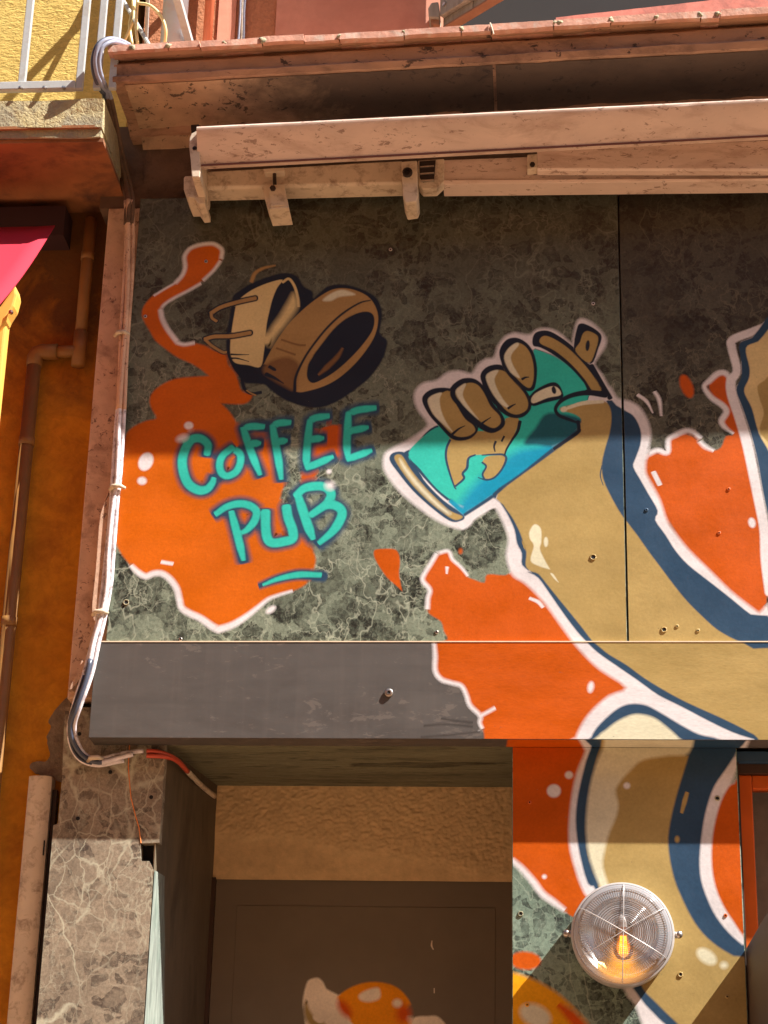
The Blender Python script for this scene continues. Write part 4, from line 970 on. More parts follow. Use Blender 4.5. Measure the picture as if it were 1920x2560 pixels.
# soffit board in two lengths with an open joint
sL = L[8]; sR = R_[8]
def sof(x, y):
    t = (x - sL.x) / (sR.x - sL.x); return Vector((x, y, sL.z + (sR.z - sL.z) * t - 0.002))
xj = P(1237, 200, -0.15).x
for a, b in ((cx + 0.03, xj - 0.004), (xj + 0.004, cx + 2.2)):
    mb = MB(); n = 24; q = []
    rows_ = [(-0.228, 0.0), (-0.16, 0.0), (-0.08, 0.002), (0.0, -0.004), (0.043, -0.03)]
    mb.section([sof(a, y) + Vector((0, 0, d)) for y, d in rows_], [sof(b, y) + Vector((0, 0, d)) for y, d in rows_], 40, close=False, jit=0.0015)
    mb.build('soffit_board', M['soffit_paint'], cor, smooth=True)
# terracotta tiles along the lip
tx = [268, 420, 500, 655, 760, 848, 1010, 1153, 1228, 1384, 1527, 1639, 1752, 1800, 1935, 2080]
def lip(u, top, y):
    t = (u - 285) / (1920 - 285)
    v = (115 + (18 - 115) * t) if top else (130 + (34.5 - 130) * t)
    return P(u, v, y)
for i in range(len(tx) - 1):
    a, b = tx[i] + 1.6, tx[i + 1] - 1.6
    j1, j2 = random.uniform(-0.003, 0.003), random.uniform(-0.003, 0.003)
    mb = MB(); sec = []
    for u in (a, b):
        y0 = -0.27 + j1
        bt = lip(u, False, y0); tp = lip(u, True, y0)
        sec.append([bt + Vector((0, 0, j2)), tp + Vector((0, 0, j2)), Vector((tp.x, 0.1, tp.z + j2 + 0.004)), Vector((bt.x, 0.1, bt.z + j2 + 0.003))])
    mb.section(sec[0], sec[1], 8, jit=0.0016)
    mb.build('tile', M['tile'], cor, bevel=0.0)
for u in (330, 420, 560, 655, 848, 1010, 1153, 1384, 1400, 1527, 1640, 1750, 1795):
    c = lip(u, True, -0.268) * 0.5 + lip(u, False, -0.271) * 0.5
    mb = MB(); q = []
    r0 = random.uniform(0.006, 0.011)
    bm = bmesh.new(); bmesh.ops.create_icosphere(bm, subdivisions=2, radius=r0)
    for vtx in bm.verts:
        vtx.co *= 1 + 0.9 * noise.noise(vtx.co * 160 + Vector((u, 0, 0)))
        vtx.co.y *= 0.5; vtx.co += c
    me = bpy.data.meshes.new('mortar_lump'); bm.to_mesh(me); bm.free()
    link('mortar_lump', me, M['mortar'], cor, smooth=True)
c = lip(1229, True, -0.273)
MB().tube([c + Vector((-0.004, 0, 0.002)), c + Vector((0.0, -0.003, -0.014)), c + Vector((0.005, -0.002, -0.034))], 0.0022, 6).build('joint_strip', M['old_white'], cor)

# ------------------------------------------------------------------ folding arm awning under the cornice
awn = empty('folding_awning', P(960, 400, -0.1), 'closed white awning cassette with folded arms under the cornice', 'awning')
pf = [(424, 350, -0.1810), (417, 343, -0.1980), (411, 337, -0.1970), (362, 291, -0.2260), (345, 274, -0.2370), (332, 262, -0.2435), (325, 255, -0.2470), (319, 249, -0.2475), (316.5, 246.5, -0.2440), (318, 248, -0.2370), (419, 346, -0.05), (414, 341, -0.12), (420, 346, -0.165)]
L, R_ = sect_px(497, 1920, pf)
MB().section(L, R_, 60, jit=0.0004).build('cassette', M['white_alu'], awn, auto=28)
pl_ = [(413, 339, -0.1645), (418.5, 344.5, -0.1655)]
L, R_ = sect_px(497, 1920, [(411.5, 337.5, -0.1992), (416, 342, -0.2002), (416.5, 342.5, -0.194), (411, 337, -0.193)])
MB().section(L, R_, 1).build('rubber_seal', plain('red_brown_seal', srgb(122, 74, 58), 0.8), awn)
# end plate
def pxprism(pts, y, dy, name, material, parent, bevel=0.002):
    f_ = [P(u, v, y) for u, v in pts]
    return MB().prism(f_[::-1], dy).build(name, material, parent, bevel=bevel)
pxprism(AW((70,95),(80,70),(120,48),(126,270),(122,295),(82,295),(76,210),(68,140)), -0.216, 0.17, 'end_plate', M['old_white'], awn)
pxprism(AW((76,25),(118,20),(120,52),(78,60)), -0.13, 0.06, 'end_cap', M['dark_metal'], awn)
rose(awn, *s1(AW, (97, 147)), -0.216, 0.006, 'dark_metal')
# torsion bar
L, R_ = [], []
for a, b, y in ((430, 402, -0.095), (466, 454, -0.095), (472, 459, -0.088), (472, 459, -0.03), (430, 402, -0.03)):
    zz = P(500, a, -0.095).z; zr = P(1005, b, -0.095).z
    L.append(Vector((P(505, 470, -0.09).x, y, zz))); R_.append(Vector((P(1005, 450, -0.09).x, y, zr)))
MB().section(L, R_, 12, jit=0.0004).build('torsion_bar', M['old_white'], awn, bevel=0.003)
pxprism(AW((40,300),(48,290),(112,290),(136,296),(134,350),(150,405),(150,432),(118,436),(95,402),(58,402),(40,360)), -0.115, 0.1, 'bar_bracket', M['old_white'], awn)
pxprism(AW((452,252),(562,246),(560,266),(458,272)), -0.12, 0.05, 'clip_tab', M['old_white'], awn)
clip = pxprism(AW((445,348),(470,336),(560,334),(572,400),(586,455),(480,462),(462,410)), -0.122, 0.09, 'wall_bracket', M['old_white'], awn)
pxprism(AW((478,352),(540,346),(562,440),(492,446)), -0.1255, 0.004, 'bracket_plate', M['old_white'], clip, 0.001)
MB().lathe([(0.008, 0), (0.008, 0.007), (0.0001, 0.009)], P(*s1(AW, (503, 357)), -0.1255), 6).build('bolt', M['dark_metal'], clip, fix=False)
MB().tube([P(*s1(AW, (510, 262)), -0.11), P(*s1(AW, (512, 340)), -0.11)], 0.005, 8).build('clip_bolt', M['dark_metal'], awn)
# shoulder of the arm
sh = pxprism(AW((1168,215),(1250,208),(1252,330),(1255,395),(1246,422),(1190,430),(1176,390),(1170,300)), -0.142, 0.09, 'arm_shoulder', M['old_white'], awn, 0.004)
cc = P(*s1(AW, (1200, 276)), -0.142)
MB().lathe([(0.013, 0), (0.013, 0.008), (0.009, 0.0095), (0.0088, 0.003), (0.0001, 0.003)], cc, 24).build('pivot_bolt', M['dark_metal'], sh, smooth=False, fix=False)
fr = pxprism(AW((1254,210),(1390,200),(1388,320),(1350,356),(1278,358),(1256,335)), -0.12, 0.04, 'arm_elbow', M['old_white'], awn, 0.003)
pxprism(AW((1262,214),(1346,208),(1338,312),(1280,322),(1264,300)), -0.1225, 0.002, 'elbow_slot', M['dark_metal'], fr, 0.0)
for k_ in (0, 1, 2):
    yv = 238 + 36 * k_
    pxprism(AW((1266,yv),(1338,yv-5),(1338,yv+3),(1266,yv+9)), -0.127, 0.004, 'spring_pin', M['steel'], fr, 0.001)
L, R_ = [], []
for a, b, y in ((400, 366, -0.10), (451, 446, -0.10), (453, 448, -0.106), (462, 452, -0.102), (462, 452, -0.04), (400, 366, -0.04)):
    L.append(Vector((P(1108, 440, -0.1).x, y, P(1108, a, -0.10).z))); R_.append(Vector((P(1990, 440, -0.1).x, y, P(1990, b, -0.10).z)))
MB().section(L, R_, 10, jit=0.0003).build('arm', M['white_alu'], awn, bevel=0.002)
L, R_ = [], []
for a, b, y in ((380, 350, -0.135), (423, 424, -0.135), (427, 428, -0.13), (427, 428, -0.107), (380, 350, -0.107)):
    L.append(Vector((P(1343, 420, -0.13).x, y, P(1343, a, -0.13).z))); R_.append(Vector((P(1990, 420, -0.13).x, y, P(1990, b, -0.13).z)))
MB().section(L, R_, 10, jit=0.0003).build('arm', M['white_alu'], awn, bevel=0.002)
kn = pxprism([(1318, 386), (1344, 384), (1344, 420), (1318, 424)], -0.134, 0.03, 'arm_knuckle', M['old_white'], awn, 0.003)
MB().lathe([(0.007, 0), (0.007, 0.006), (0.0001, 0.007)], P(1331, 413, -0.134), 6).build('bolt', M['dark_metal'], kn, fix=False)

# ------------------------------------------------------------------ recess with the boarded door
so_z = z_fb + 0.004
recess = MB().box((P(390, 1900, YP).x - 0.1, YP - 0.0005, so_z), (x_p0 + 0.012, YB + 0.05, so_z + 0.03)).build('recess_soffit', M['marble_streak'])
tag(recess, kind='structure')
z_band = P(900, 2200, YB).z
xb0, xb1 = P(470, 2100, YB).x, P(1290, 2100, YB).x + 0.06
nx, nz = 260, 84
mb = MB(); vs_ = []; fs = []
ztop = so_z + 0.01; 
for j in range(nz + 1):
    for i in range(nx + 1):
        x = xb0 + (xb1 - xb0) * i / nx; z = z_band - 0.004 + (ztop - z_band + 0.004) * j / nz
        t = i / nx; h = j / nz
        p3 = Vector((x, 0, z))
        lim = 0.42 - 0.28 * max(0, t - 0.28) / 0.72 * 1.5 + 0.10 * noise.noise(p3 * 7) + 0.04 * noise.noise(p3 * 30)
        rough = 1 / (1 + math.exp(-(h - lim) * 40))
        d = (0.5 * noise.noise(p3 * 70) + 0.8 * noise.noise(p3 * 130) + 0.5 * noise.noise(p3 * 240)) * 0.0028 * rough
        d += noise.noise(Vector((x * 9, 0, z * 30))) * 0.0015 * (1 - rough) - rough * 0.004
        vs_.append((x, YB - 0.012 + d, z))
for j in range(nz):
    for i in range(nx):
        a = j * (nx + 1) + i; fs.append((a, a + 1, a + nx + 2, a + nx + 1))
rc = MB().add(vs_, fs).build('rough_cast_wall', M['recess_plaster'], None, smooth=True, fix=False)
tag(rc, kind='structure')
rb = slab('recess_wall', xb0 - 0.3, xb1 + 0.3, 0.0, so_z + 0.02, YB + 0.03, YB + 0.08, M['dark_wall']); tag(rb, kind='structure')
door = slab('boarded_door', P(533, 2220, YB).x, x_p0 + 0.01, 0.0, z_band - 0.003, YB - 0.004, YB + 0.028, M['board'])
tag(door, 'dark taupe boarded door in the recess with a painted fried egg', 'door')
# shallow raised panel lines
fr_pts = zoomer(480, 1840, 840 / 1659)((222, 836), (1498, 843))
pz = P(fr_pts[0][0], fr_pts[0][1], YB - 0.006)
pr = P(fr_pts[1][0], fr_pts[1][1], YB - 0.006)
slab('door_panel', pz.x, pr.x, 0.3, pz.z, YB - 0.0055, YB - 0.003, M['board'], door, bevel=0.0008)
REG['D'] = dict(kind='y', y=YB - 0.0055, lo=(pz.x, 0.5), hi=(pr.x, pz.z), par=door)
fill('painted_egg', ZE((105,390),(150,346),(220,335),(270,380),(300,440),(370,480),(430,520),(480,640),(600,760),(700,900),(500,1100),(250,1000),(110,860),(80,700),(66,560)), 'egg', 'D', 6, label='white of the painted fried egg')
fill('painted_egg', ZE((1120,800),(1180,722),(1300,712),(1380,710),(1440,750),(1480,830),(1400,1000),(1100,1000)), 'egg', 'D', 6)
fill('painted_egg', ZE((100,560),(130,640),(200,740),(290,790),(250,860),(140,800),(85,690)), 'tan', 'D', 10)
blob('painted_egg', ZE, (212, 745), 55, 26, 'egg', 'D', 35, 5)
fill('painted_yolk', ZE((402,540),(460,478),(560,420),(680,382),(800,375),(920,395),(1020,445),(1100,530),(1142,620),(1152,720),(1110,850),(1000,960),(850,1000),(700,930),(560,790),(440,650)), 'yolk', 'D', 6, label='orange yolk of the painted fried egg')
blob('painted_yolk', ZE, (1060, 690), 70, 90, 'yolk_red', 'D', 0, 22)
blob('painted_yolk', ZE, (480, 640), 50, 100, 'yolk_red', 'D', -35, 18)
fill('painted_highlight', ZE((622,505),(700,455),(800,430),(832,470),(822,540),(725,572),(640,555)), 'egg', 'D', 8)
blob('painted_highlight', ZE, (1000, 585), 45, 40, 'egg', 'D', 0, 10)
sc_ = zoomer(480, 1840, 840 / 1659)
stroke('paint_chip', sc_((1185,1010),(1183,1035),(1192,1055)), [2, 4, 2], 'egg', 'D', 2)
stroke('paint_chip', sc_((1196,1245),(1196,1270)), 2.0, 'egg', 'D', 2)
# left splayed jamb
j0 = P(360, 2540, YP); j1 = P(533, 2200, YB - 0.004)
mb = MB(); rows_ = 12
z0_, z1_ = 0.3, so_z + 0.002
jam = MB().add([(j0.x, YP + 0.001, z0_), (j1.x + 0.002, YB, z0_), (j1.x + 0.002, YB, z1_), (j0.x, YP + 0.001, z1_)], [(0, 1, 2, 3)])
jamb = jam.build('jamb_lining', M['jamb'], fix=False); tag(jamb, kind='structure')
# timber stop beside the door and a plaster daub
slab('door_stop', j1.x - 0.006, j1.x + 0.009, 0.3, z_band, YB - 0.02, YB, M['door_brown'], jamb)

# ------------------------------------------------------------------ left pier
lp = empty('broken_marble_pier', (j0.x - 0.1, YP, 1.2), 'brown veined marble pier with a square notch and a crack left of the door', 'pier')
z_sp = P(200, 1768, YP).z
a_ = B4((420,332),(590,325)); b_ = B5((425,176),(395,186),(380,400),(345,900),(300,1659))
xr = j0.x
def pp(q): return P(q[0], q[1], YP)
notch = [pp(q) for q in B5((1180,316),(1040,322),(1042,452),(1105,452),(1140,520))]
crk = [pp(q) for q in B5((1045,320),(1030,205),(1005,120),(975,0))] + [pp(q) for q in B4((850,925),(838,800),(832,715))]
crk.append(Vector((crk[-1].x - 0.002, YP, z_sp)))
z_lo = 1.6
# main slab left of the crack
left_e = [pp(q) for q in B4((420, 332),(402, 780),(375, 1085))] + [pp(q) for q in B5((395,188),(380,400),(345,900),(300,1659))]
left_e.append(Vector((left_e[-1].x, YP, z_lo)))
left_e[0] = Vector((left_e[0].x, YP, z_sp))
left_e = [p if i < 3 else Vector((left_e[3].x, YP, p.z)) for i, p in enumerate(left_e)]
front = left_e + [Vector((xr, YP, z_lo)), Vector((xr, YP, notch[4].z)), Vector((notch[3].x, YP, notch[3].z)), Vector((notch[2].x, YP, notch[2].z)), Vector((notch[1].x - 0.0, YP, notch[1].z))] + [p + Vector((-0.0008, 0, 0)) for p in crk[1:]]
def poly_slab(front, dy, name, material, parent):
    n = len(front); me = MB()
    tris = tessellate_polygon([[Vector((p.x, p.z, 0)) for p in front]])
    vs_ = list(front) + [p + Vector((0, dy, 0)) for p in front]
    fs = [tuple(t) for t in tris] + [(i, (i + 1) % n, (i + 1) % n + n, i + n) for i in range(n)]
    return me.add(vs_, fs).build(name, material, parent)
poly_slab(front, 0.03, 'marble_slab', M['marble_brown'], lp)
front2 = [Vector((notch[0].x, YP, notch[0].z)), Vector((notch[0].x, YP, z_sp))] + [p + Vector((0.0012, 0, 0)) for p in reversed(crk)]
poly_slab(front2, 0.03, 'marble_slab', M['marble_brown'], lp)
# side return of the slab (sawn edge along the jamb)
jd = (Vector((j1.x, YB, 0)) - Vector((j0.x, YP, 0))).normalized()
def proj(p):
    d = Vector(p) - EYE; f_ = d.dot(FWD); return 960 + F * d.dot(RIGHT) / f_, 1280 + F * d.dot(DOWN) / f_
def on_jamb(u, z):
    a_, b_ = 0.0, 0.4
    for _ in range(40):
        m_ = (a_ + b_) / 2
        if proj(Vector((xr, YP, z)) + jd * m_)[0] < u: a_ = m_
        else: b_ = m_
    return Vector((xr, YP, z)) + jd * a_
z_e0 = notch[4].z
sv = []; sf = []
for i in range(13):
    z = z_e0 + (z_lo - z_e0) * i / 12
    sv += [Vector((xr, YP + 0.0005, z)), on_jamb(409 + 2 * noise.noise(Vector((i * 1.7, 0, 0))), z)]
for i in range(12): sf.append((2 * i, 2 * i + 2, 2 * i + 3, 2 * i + 1))
MB().add(sv, sf).build('sawn_edge', M['marble_edge'], lp, fix=False).location = (0.0025, -0.0008, 0)
slab('brick_core', left_e[3].x + 0.01, xr - 0.004, z_lo, z_sp + 0.02, YP + 0.031, 0.14, M['black'], lp)
cm = MB().tube([p + Vector((0, -0.0004, 0)) for p in crk], 0.0013, 5).build('crack_filler', plain('orange_crack_filler', srgb(226, 132, 60), 0.8), lp)
slab('notch_block', P(*s1(B5, (1148, 330)), YP + 0.02).x, xr - 0.001, notch[4].z - 0.02, notch[0].z - 0.0, YP + 0.012, YP + 0.03, M['old_white'], lp)
for p in ((515, 505), (715, 752), (980, 915), (505, 1053)):
    c = P(*s1(B4, p), YP)
    MB().lathe([(0.005, 0.0006), (0.0001, 0.0005)], c, 12).build('drill_hole', M['black'], lp, fix=False)

# ------------------------------------------------------------------ left neighbour: wall, balcony, pipes, awning
YW = 0.135
zs = P(100, 340, -0.24).z
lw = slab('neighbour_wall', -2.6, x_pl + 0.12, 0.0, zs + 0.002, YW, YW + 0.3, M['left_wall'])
tag(lw, 'ochre plastered wall of the neighbouring house in shade', 'wall')
mp = [P(u, v, YW) for u, v in B4((330, 400), (440, 270), (470, 300), (470, 790), (320, 790), (220, 760), (205, 700), (320, 670), (300, 560), (330, 480))]
mp_o = MB()
fine = smooth_closed([(p.x, p.z) for p in mp], 6)
fr_ = []
for p in fine:
    d = noise.noise(Vector((p.x * 60, p.y * 60, 0))) * 0.006
    fr_.append(Vector((p.x + d, YW - 0.006, p.y + d)))
poly_slab(fr_, 0.007, 'mortar_patch', M['grey_mortar'], lw)
yw = slab('yellow_wall', -2.6, P(345, 60, 0.2).x, zs + 0.06, zs + 3.2, YW + 0.02, YW + 0.3, M['yellow_wall'])
tag(yw, 'sunlit yellow stucco wall behind the balcony railing', 'wall')
bal = empty('balcony', (-0.5, -0.2, zs), 'weathered concrete balcony slab with rust red underside at upper left', 'balcony')
xs_r = P(254, 320, -0.24).x
zb_t = P(100, 250, -0.24).z; zb_m = P(100, 308, -0.24).z; zb_m2 = P(100, 318, -0.24).z
def rough_box(x0, x1, y0, y1, z0, z1, name, material, parent, jit=0.004, nx_=60):
    mb = MB()
    Ls = [Vector((x0, y0, z0)), Vector((x0, y0, (z0 + z1) / 2)), Vector((x0, y0, z1)), Vector((x0, y1, z1)), Vector((x0, y1, z0))]
    Rs = [Vector((x1, p.y, p.z)) for p in Ls]
    return mb.section(Ls, Rs, nx_, jit=jit, keep=(3, 4)).build(name, material, parent)
rough_box(-2.4, xs_r, -0.24, YW + 0.02, zb_m2, zb_t, 'slab', M['concrete'], bal)
rough_box(-2.4, xs_r - 0.003, -0.232, YW + 0.02, zs, zb_m2 - 0.0005, 'slab_edge', M['concrete'], bal, 0.003)
slab('painted_joint', -2.4, xs_r - 0.008, zb_m2 - 0.004, zb_m2 + 0.004, -0.2405, -0.2, M['slab_under'], bal)
slab('slab_underside', -2.4, xs_r + 0.003, zs - 0.012, zs - 0.0005, -0.226, YW - 0.001, M['slab_under'], bal)
rail = empty('balcony_railing', (-0.5, -0.23, zb_t), 'pale grey metal railing of flat bars on the upper left balcony', 'railing')
zr0, zr1 = P(60, 230, -0.23).z, P(60, 211, -0.23).z
slab('bottom_rail', -2.4, P(190, 220, -0.23).x, zr0, zr1, -0.245, -0.225, M['rail'], rail, bevel=0.002)
for u, v in ((66, 110), (-60, 110), (-190, 110), (211, 90), (257, 60), (296, 50)):
    c = P(u, v, -0.23)
    slab('bar', c.x - 0.0095, c.x + 0.0095, zr0 + 0.001, zr1 + 0.95, -0.24, -0.225, M['rail'], rail, bevel=0.002)
slab('top_rail', -2.4, P(305, 50, -0.23).x, zr1 + 0.95, zr1 + 0.985, -0.25, -0.215, M['rail'], rail, bevel=0.003)
for dz, xx in ((0.32, 0.36), (0.60, 0.36), (0.90, 0.36)):
    slab('return_rail', xx, xx + 0.02, zr1 + dz, zr1 + dz + 0.02, -0.24, YW + 0.02, M['rail'], rail)
MB().tube([(0.36, -0.23, zr1 + 0.05), (0.1, YW, zr1 + 0.62)], 0.006, 8).build('stay', M['rail'], rail)
MB().tube([(0.30, -0.23, zr1 + 0.62), (0.24, YW, zr1 + 0.1)], 0.005, 8).build('stay', M['rail'], rail)
for u in (52, 112, 160):
    c = P(u, 222, -0.246)
    MB().lathe([(0.006, 0), (0.006, 0.006), (0.0001, 0.008)], c, 8).build('rivet', M['steel'], rail, fix=False)
# neighbour's red awning
cas = rough_box(-2.4, P(160, 560, 0.05).x, 0.05, YW, P(100, 588, 0.05).z, P(100, 515, 0.05).z, 'awning_cassette', M['valance'], None, 0.0005, 4)
tag(cas, 'dark red awning housing in the shade below the balcony', 'awning housing')
A = P(137, 566, -0.03); B_ = P(-40, 808, -0.75)
fab = MB(); n = 14; vs_ = []; fs = []
for i in range(n + 1):
    t = i / n; r = A.lerp(B_, t); r.z -= 0.02 * math.sin(t * math.pi)
    for x in (r.x, r.x - 0.05, r.x - 0.4, r.x - 1.2):
        vs_.append((x, r.y, r.z + 0.006 * math.sin(x * 9)))
for i in range(n):
    for j in range(3): fs.append((i * 4 + j, i * 4 + j + 1, i * 4 + j + 5, i * 4 + j + 4))
fo = fab.add(vs_, fs).build('red_awning', M['fabric'], None, smooth=True)
sol = fo.modifiers.new('thickness', 'SOLIDIFY'); sol.thickness = 0.0015
hm = []
for i in range(n + 1):
    x0_, y0_, z0_ = vs_[i * 4]; x1_, y1_, z1_ = vs_[i * 4 + 1]
    hm += [(x0_ + 0.001, y0_ - 0.0006, z0_ - 0.0022), (x0_ - 0.022, y0_ - 0.0006, z0_ - 0.0022)]
MB().add(hm, [(2 * i, 2 * i + 1, 2 * i + 3, 2 * i + 2) for i in range(n)]).build('hem', fm, fo, smooth=True)
tag(fo, 'sunlit red fabric awning of the neighbouring shop at the left edge', 'awning')
ao = empty('awning_support', P(8, 900, -0.4), 'sunlit yellow awning support below the red fabric', 'awning support')
c = P(4, 900, -0.12)
MB().box((c.x - 0.05, -0.14, 1.2), (c.x + 0.008, -0.1, P(5, 795, -0.12).z)).build('post', M['post'], ao, bevel=0.006)
pxprism([(-30, 790), (0, 765), (22, 735), (38, 712), (42, 735), (34, 765), (18, 790), (14, 800), (-30, 850)], -0.16, 0.05, 'arm_end', M['post'], ao, 0.006)
MB().lathe([(0.006, 0), (0.006, 0.006), (0.0001, 0.008)], P(28, 782, -0.16), 10).build('screw', M['steel'], ao, fix=False)
# drain pipes in the gap
dp = empty('drain_pipe', P(60, 1200, 0.1), 'ochre painted drain pipe with elbows on the shaded neighbour wall', 'pipe')
yp_ = YW - 0.03
cx1 = P(72, 1050, yp_).x; cx2 = P(200, 860, yp_).x
z_e = P(90, 890, yp_).z; z_e2 = P(190, 905, yp_).z
MB().tube([(cx1, yp_, 1.0), (cx1, yp_, z_e - 0.02)], 0.019, 20).build('lower_pipe', M['pipe_yellow'], dp, smooth=True)
MB().tube([(cx1, yp_, z_e - 0.03), (cx1, yp_, z_e - 0.005), (cx1 + 0.006, yp_, z_e + 0.008), (cx1 + 0.02, yp_, z_e + 0.012), (cx1 + 0.06, yp_, z_e + 0.012)], 0.0215, 18).build('elbow', M['pipe_yellow'], dp, smooth=True)
MB().tube([(cx1 + 0.05, yp_, z_e + 0.012), (cx2, yp_, z_e + 0.012)], 0.0165, 18).build('cross_pipe', M['pipe_yellow'], dp, smooth=True)
MB().tube([(cx2, yp_, z_e - 0.03), (cx2, yp_, z_e + 0.07)], [0.019, 0.019], 18).build('tee', M['pipe_yellow'], dp, smooth=True)
MB().tube([(cx2, yp_, z_e + 0.06), (cx2, yp_, zs - 0.05)], 0.0165, 18).build('upper_pipe', M['pipe_yellow'], dp, smooth=True)
for zz, cx_ in ((z_e - 0.25, cx1), (z_e - 0.75, cx1), (z_e + 0.3, cx2)):
    MB().tube([(cx_, yp_, zz - 0.012), (cx_, yp_, zz + 0.012)], 0.0212 if cx_ == cx1 else 0.0185, 18).build('pipe_clip', M['pipe_yellow'], dp, smooth=True)
# vertical plaster strip beside the panels
sp_z0 = P(195, 1746, 0.045).z; sp_z1 = P(290, 520, 0.045).z
sx0 = P(218, 1150, 0.045).x
stp = MB().box((sx0, 0.046, sp_z0), (x_pl + 0.045, YW + 0.03, sp_z1)).build('plaster_strip', M['plank'], None, bevel=0.003)
tag(stp, 'pinkish vertical plaster strip between the neighbour wall and the marble', 'strip')
mb = MB(); pts = []
bead = [(298, 1165), (290, 1215), (284, 1262), (262, 1290), (259, 1330), (256, 1400), (250, 1450), (244, 1500), (243, 1545)]
slv = smooth_closed([(298,1165),(292,1200),(268,1246),(260,1258),(272,1230),(250,1290),(246,1330),(240,1420),(232,1490),(232,1540),(245,1545),(262,1420),(284,1300),(296,1220)], 3)
fr_ = [P(p.x, p.y, 0.014) for p in slv]
poly_slab(fr_, 0.032, 'sun_sliver', M['plank'], stp)  # added piece outlined like the sunlit slivers, set forward to catch sun
poly_slab([P(p[0], p[1], 0.014) for p in ((205,1650),(190,1690),(170,1725),(180,1722),(205,1690),(215,1660))], 0.032, 'sun_sliver', M['plank'], stp)  # lower added piece, again shaped as a sliver of sun
# dark corner filler above the strip
cf = MB().box((P(255, 450, 0.05).x, 0.05, sp_z1 + 0.001), (x_pl + 0.04, YW + 0.02, L[8].z if False else z_so_l + 0.05)).build('corner_wall', M['dark_wall'], None); tag(cf, kind='structure')
# pvc trunking lower left
YT = 0.098
t0 = P(73, 1941, YT); t1 = P(131, 1941, YT)
tr = empty('cable_trunking', (t0.x, 0.03, 1.6), 'upright cream plastic trunking cover at the lower left', 'trunking')
mb = MB(); sec = []
w_ = t1.x - t0.x
for k_ in range(9):
    a = k_ / 8
    sec.append(Vector((t0.x + w_ * a, YT - 0.01 * math.sin(a * math.pi) ** 0.6, 0)))
sec += [Vector((t1.x, YW - 0.001, 0)), Vector((t0.x, YW - 0.001, 0))]
MB().section([p + Vector((0, 0, 1.2)) for p in sec], [p + Vector((0, 0, t0.z)) for p in sec], 1).build('cover', M['old_white'], tr, auto=40)
slab('backing', t1.x + 0.0005, t1.x + 0.012, 1.2, t0.z - 0.03, 0.11, YW - 0.001, M['dark_metal'], tr)
for u, v in ((98, 2120), (90, 2420)):
    c = P(*((u + 12, v)), YT - 0.004)
    slab('slot', c.x - 0.001, c.x + 0.001, c.z - 0.018, c.z + 0.018, YT - 0.0085, YT, M['black'], tr)

# ------------------------------------------------------------------ cable bundle down the left edge
cb = empty('cable_bundle', P(285, 1250, 0), 'paint splashed cable bundle running down the left edge and into the recess', 'cable')
path = [(322, 500, -0.01), (323, 560, 0.0), (319, 700, -0.004), (312, 840, -0.006), (305, 960, -0.012), (298, 1060, -0.014), (291, 1200, -0.012), (285, 1260, -0.012), (272, 1390, -0.012), (266, 1470, -0.014), (254, 1545, -0.016), (236, 1610, -0.02), (217, 1690, -0.024), (193, 1765, -0.02), (178, 1815, 0.0), (183, 1855, 0.02), (206, 1890, 0.036), (248, 1905, 0.042)]
tail = [(300, 1895, 0.045), (350, 1886, 0.048), (400, 1885, 0.055), (440, 1900, 0.1), (470, 1930, 0.2), (505, 1965, 0.35), (535, 1990, 0.46)]
def cable(off, pts, r, key, name='cable', ns=6, ph=0.0, start=0.0, end=1.0):
    raw = [P(u, v, y) for u, v, y in pts]
    q = smooth_open(raw, ns)
    n = len(q); a, b = int(n * start), max(int(n * end), 2)
    out = []
    for i in range(a, b):
        w = math.sin(i * 0.32 + ph) * 0.0018
        t = (q[min(i + 1, n - 1)] - q[max(i - 1, 0)]).normalized(); sd_ = Vector((t.z, 0, -t.x))
        out.append(q[i] + sd_ * (off[0] + w) + Vector((0, off[1], 0)))
    return MB().tube(out, r, 8).build(name, M[key], cb, smooth=True)
full = path + tail
M['cable_plaster'] = M['plank']
for o_, r_, ph_ in (((0.0, -0.004), 0.0062, 0.0), ((-0.009, 0.002), 0.0055, 1.4), ((0.009, 0.002), 0.0052, 2.6)):
    cable(o_, full, r_ * 1.02, 'cable_plaster', ph=ph_, end=0.2)
cable((0.000, -0.004), full, 0.0062, 'cable_white', ph=0.0, start=0.19, end=0.78)
cable((-0.009, 0.002), full, 0.0055, 'cable_white', ph=1.4, start=0.19, end=0.80)
cable((0.009, 0.002), full, 0.0052, 'cable_white', ph=2.6, start=0.19, end=0.76)
cable((0.000, -0.004), full, 0.0064, 'cable_dark', ph=0.0, start=0.48, end=0.72)
cable((0.0085, 0.002), full, 0.0054, 'cable_dark', ph=2.6, start=0.5, end=0.7)
for k_, o_ in enumerate(((-0.006, 0.0), (0.005, -0.003), (0.0, 0.006))):
    cable(o_, full, 0.0058, 'cable_red', ph=k_, start=0.8, end=0.92)
    cable(o_, full, 0.0066, 'old_white', ph=k_, start=0.915, end=1.0)
for (u, v, y) in ((312, 838, -0.006), (301, 1222, -0.014), (258, 1535, -0.018), (246, 1900, 0.04), (298, 1960, 0.3)):
    if v > 1950: continue
    c = P(u - 8, v, y)
    MB().tube([c + Vector((-0.018, -0.002, -0.004)), c + Vector((-0.008, -0.012, 0.002)), c + Vector((0.008, -0.012, 0.004)), c + Vector((0.02, 0.0, 0.002))], [0.005, 0.0065, 0.0065, 0.004], 8).build('clamp', M['old_white'], cb, smooth=True)
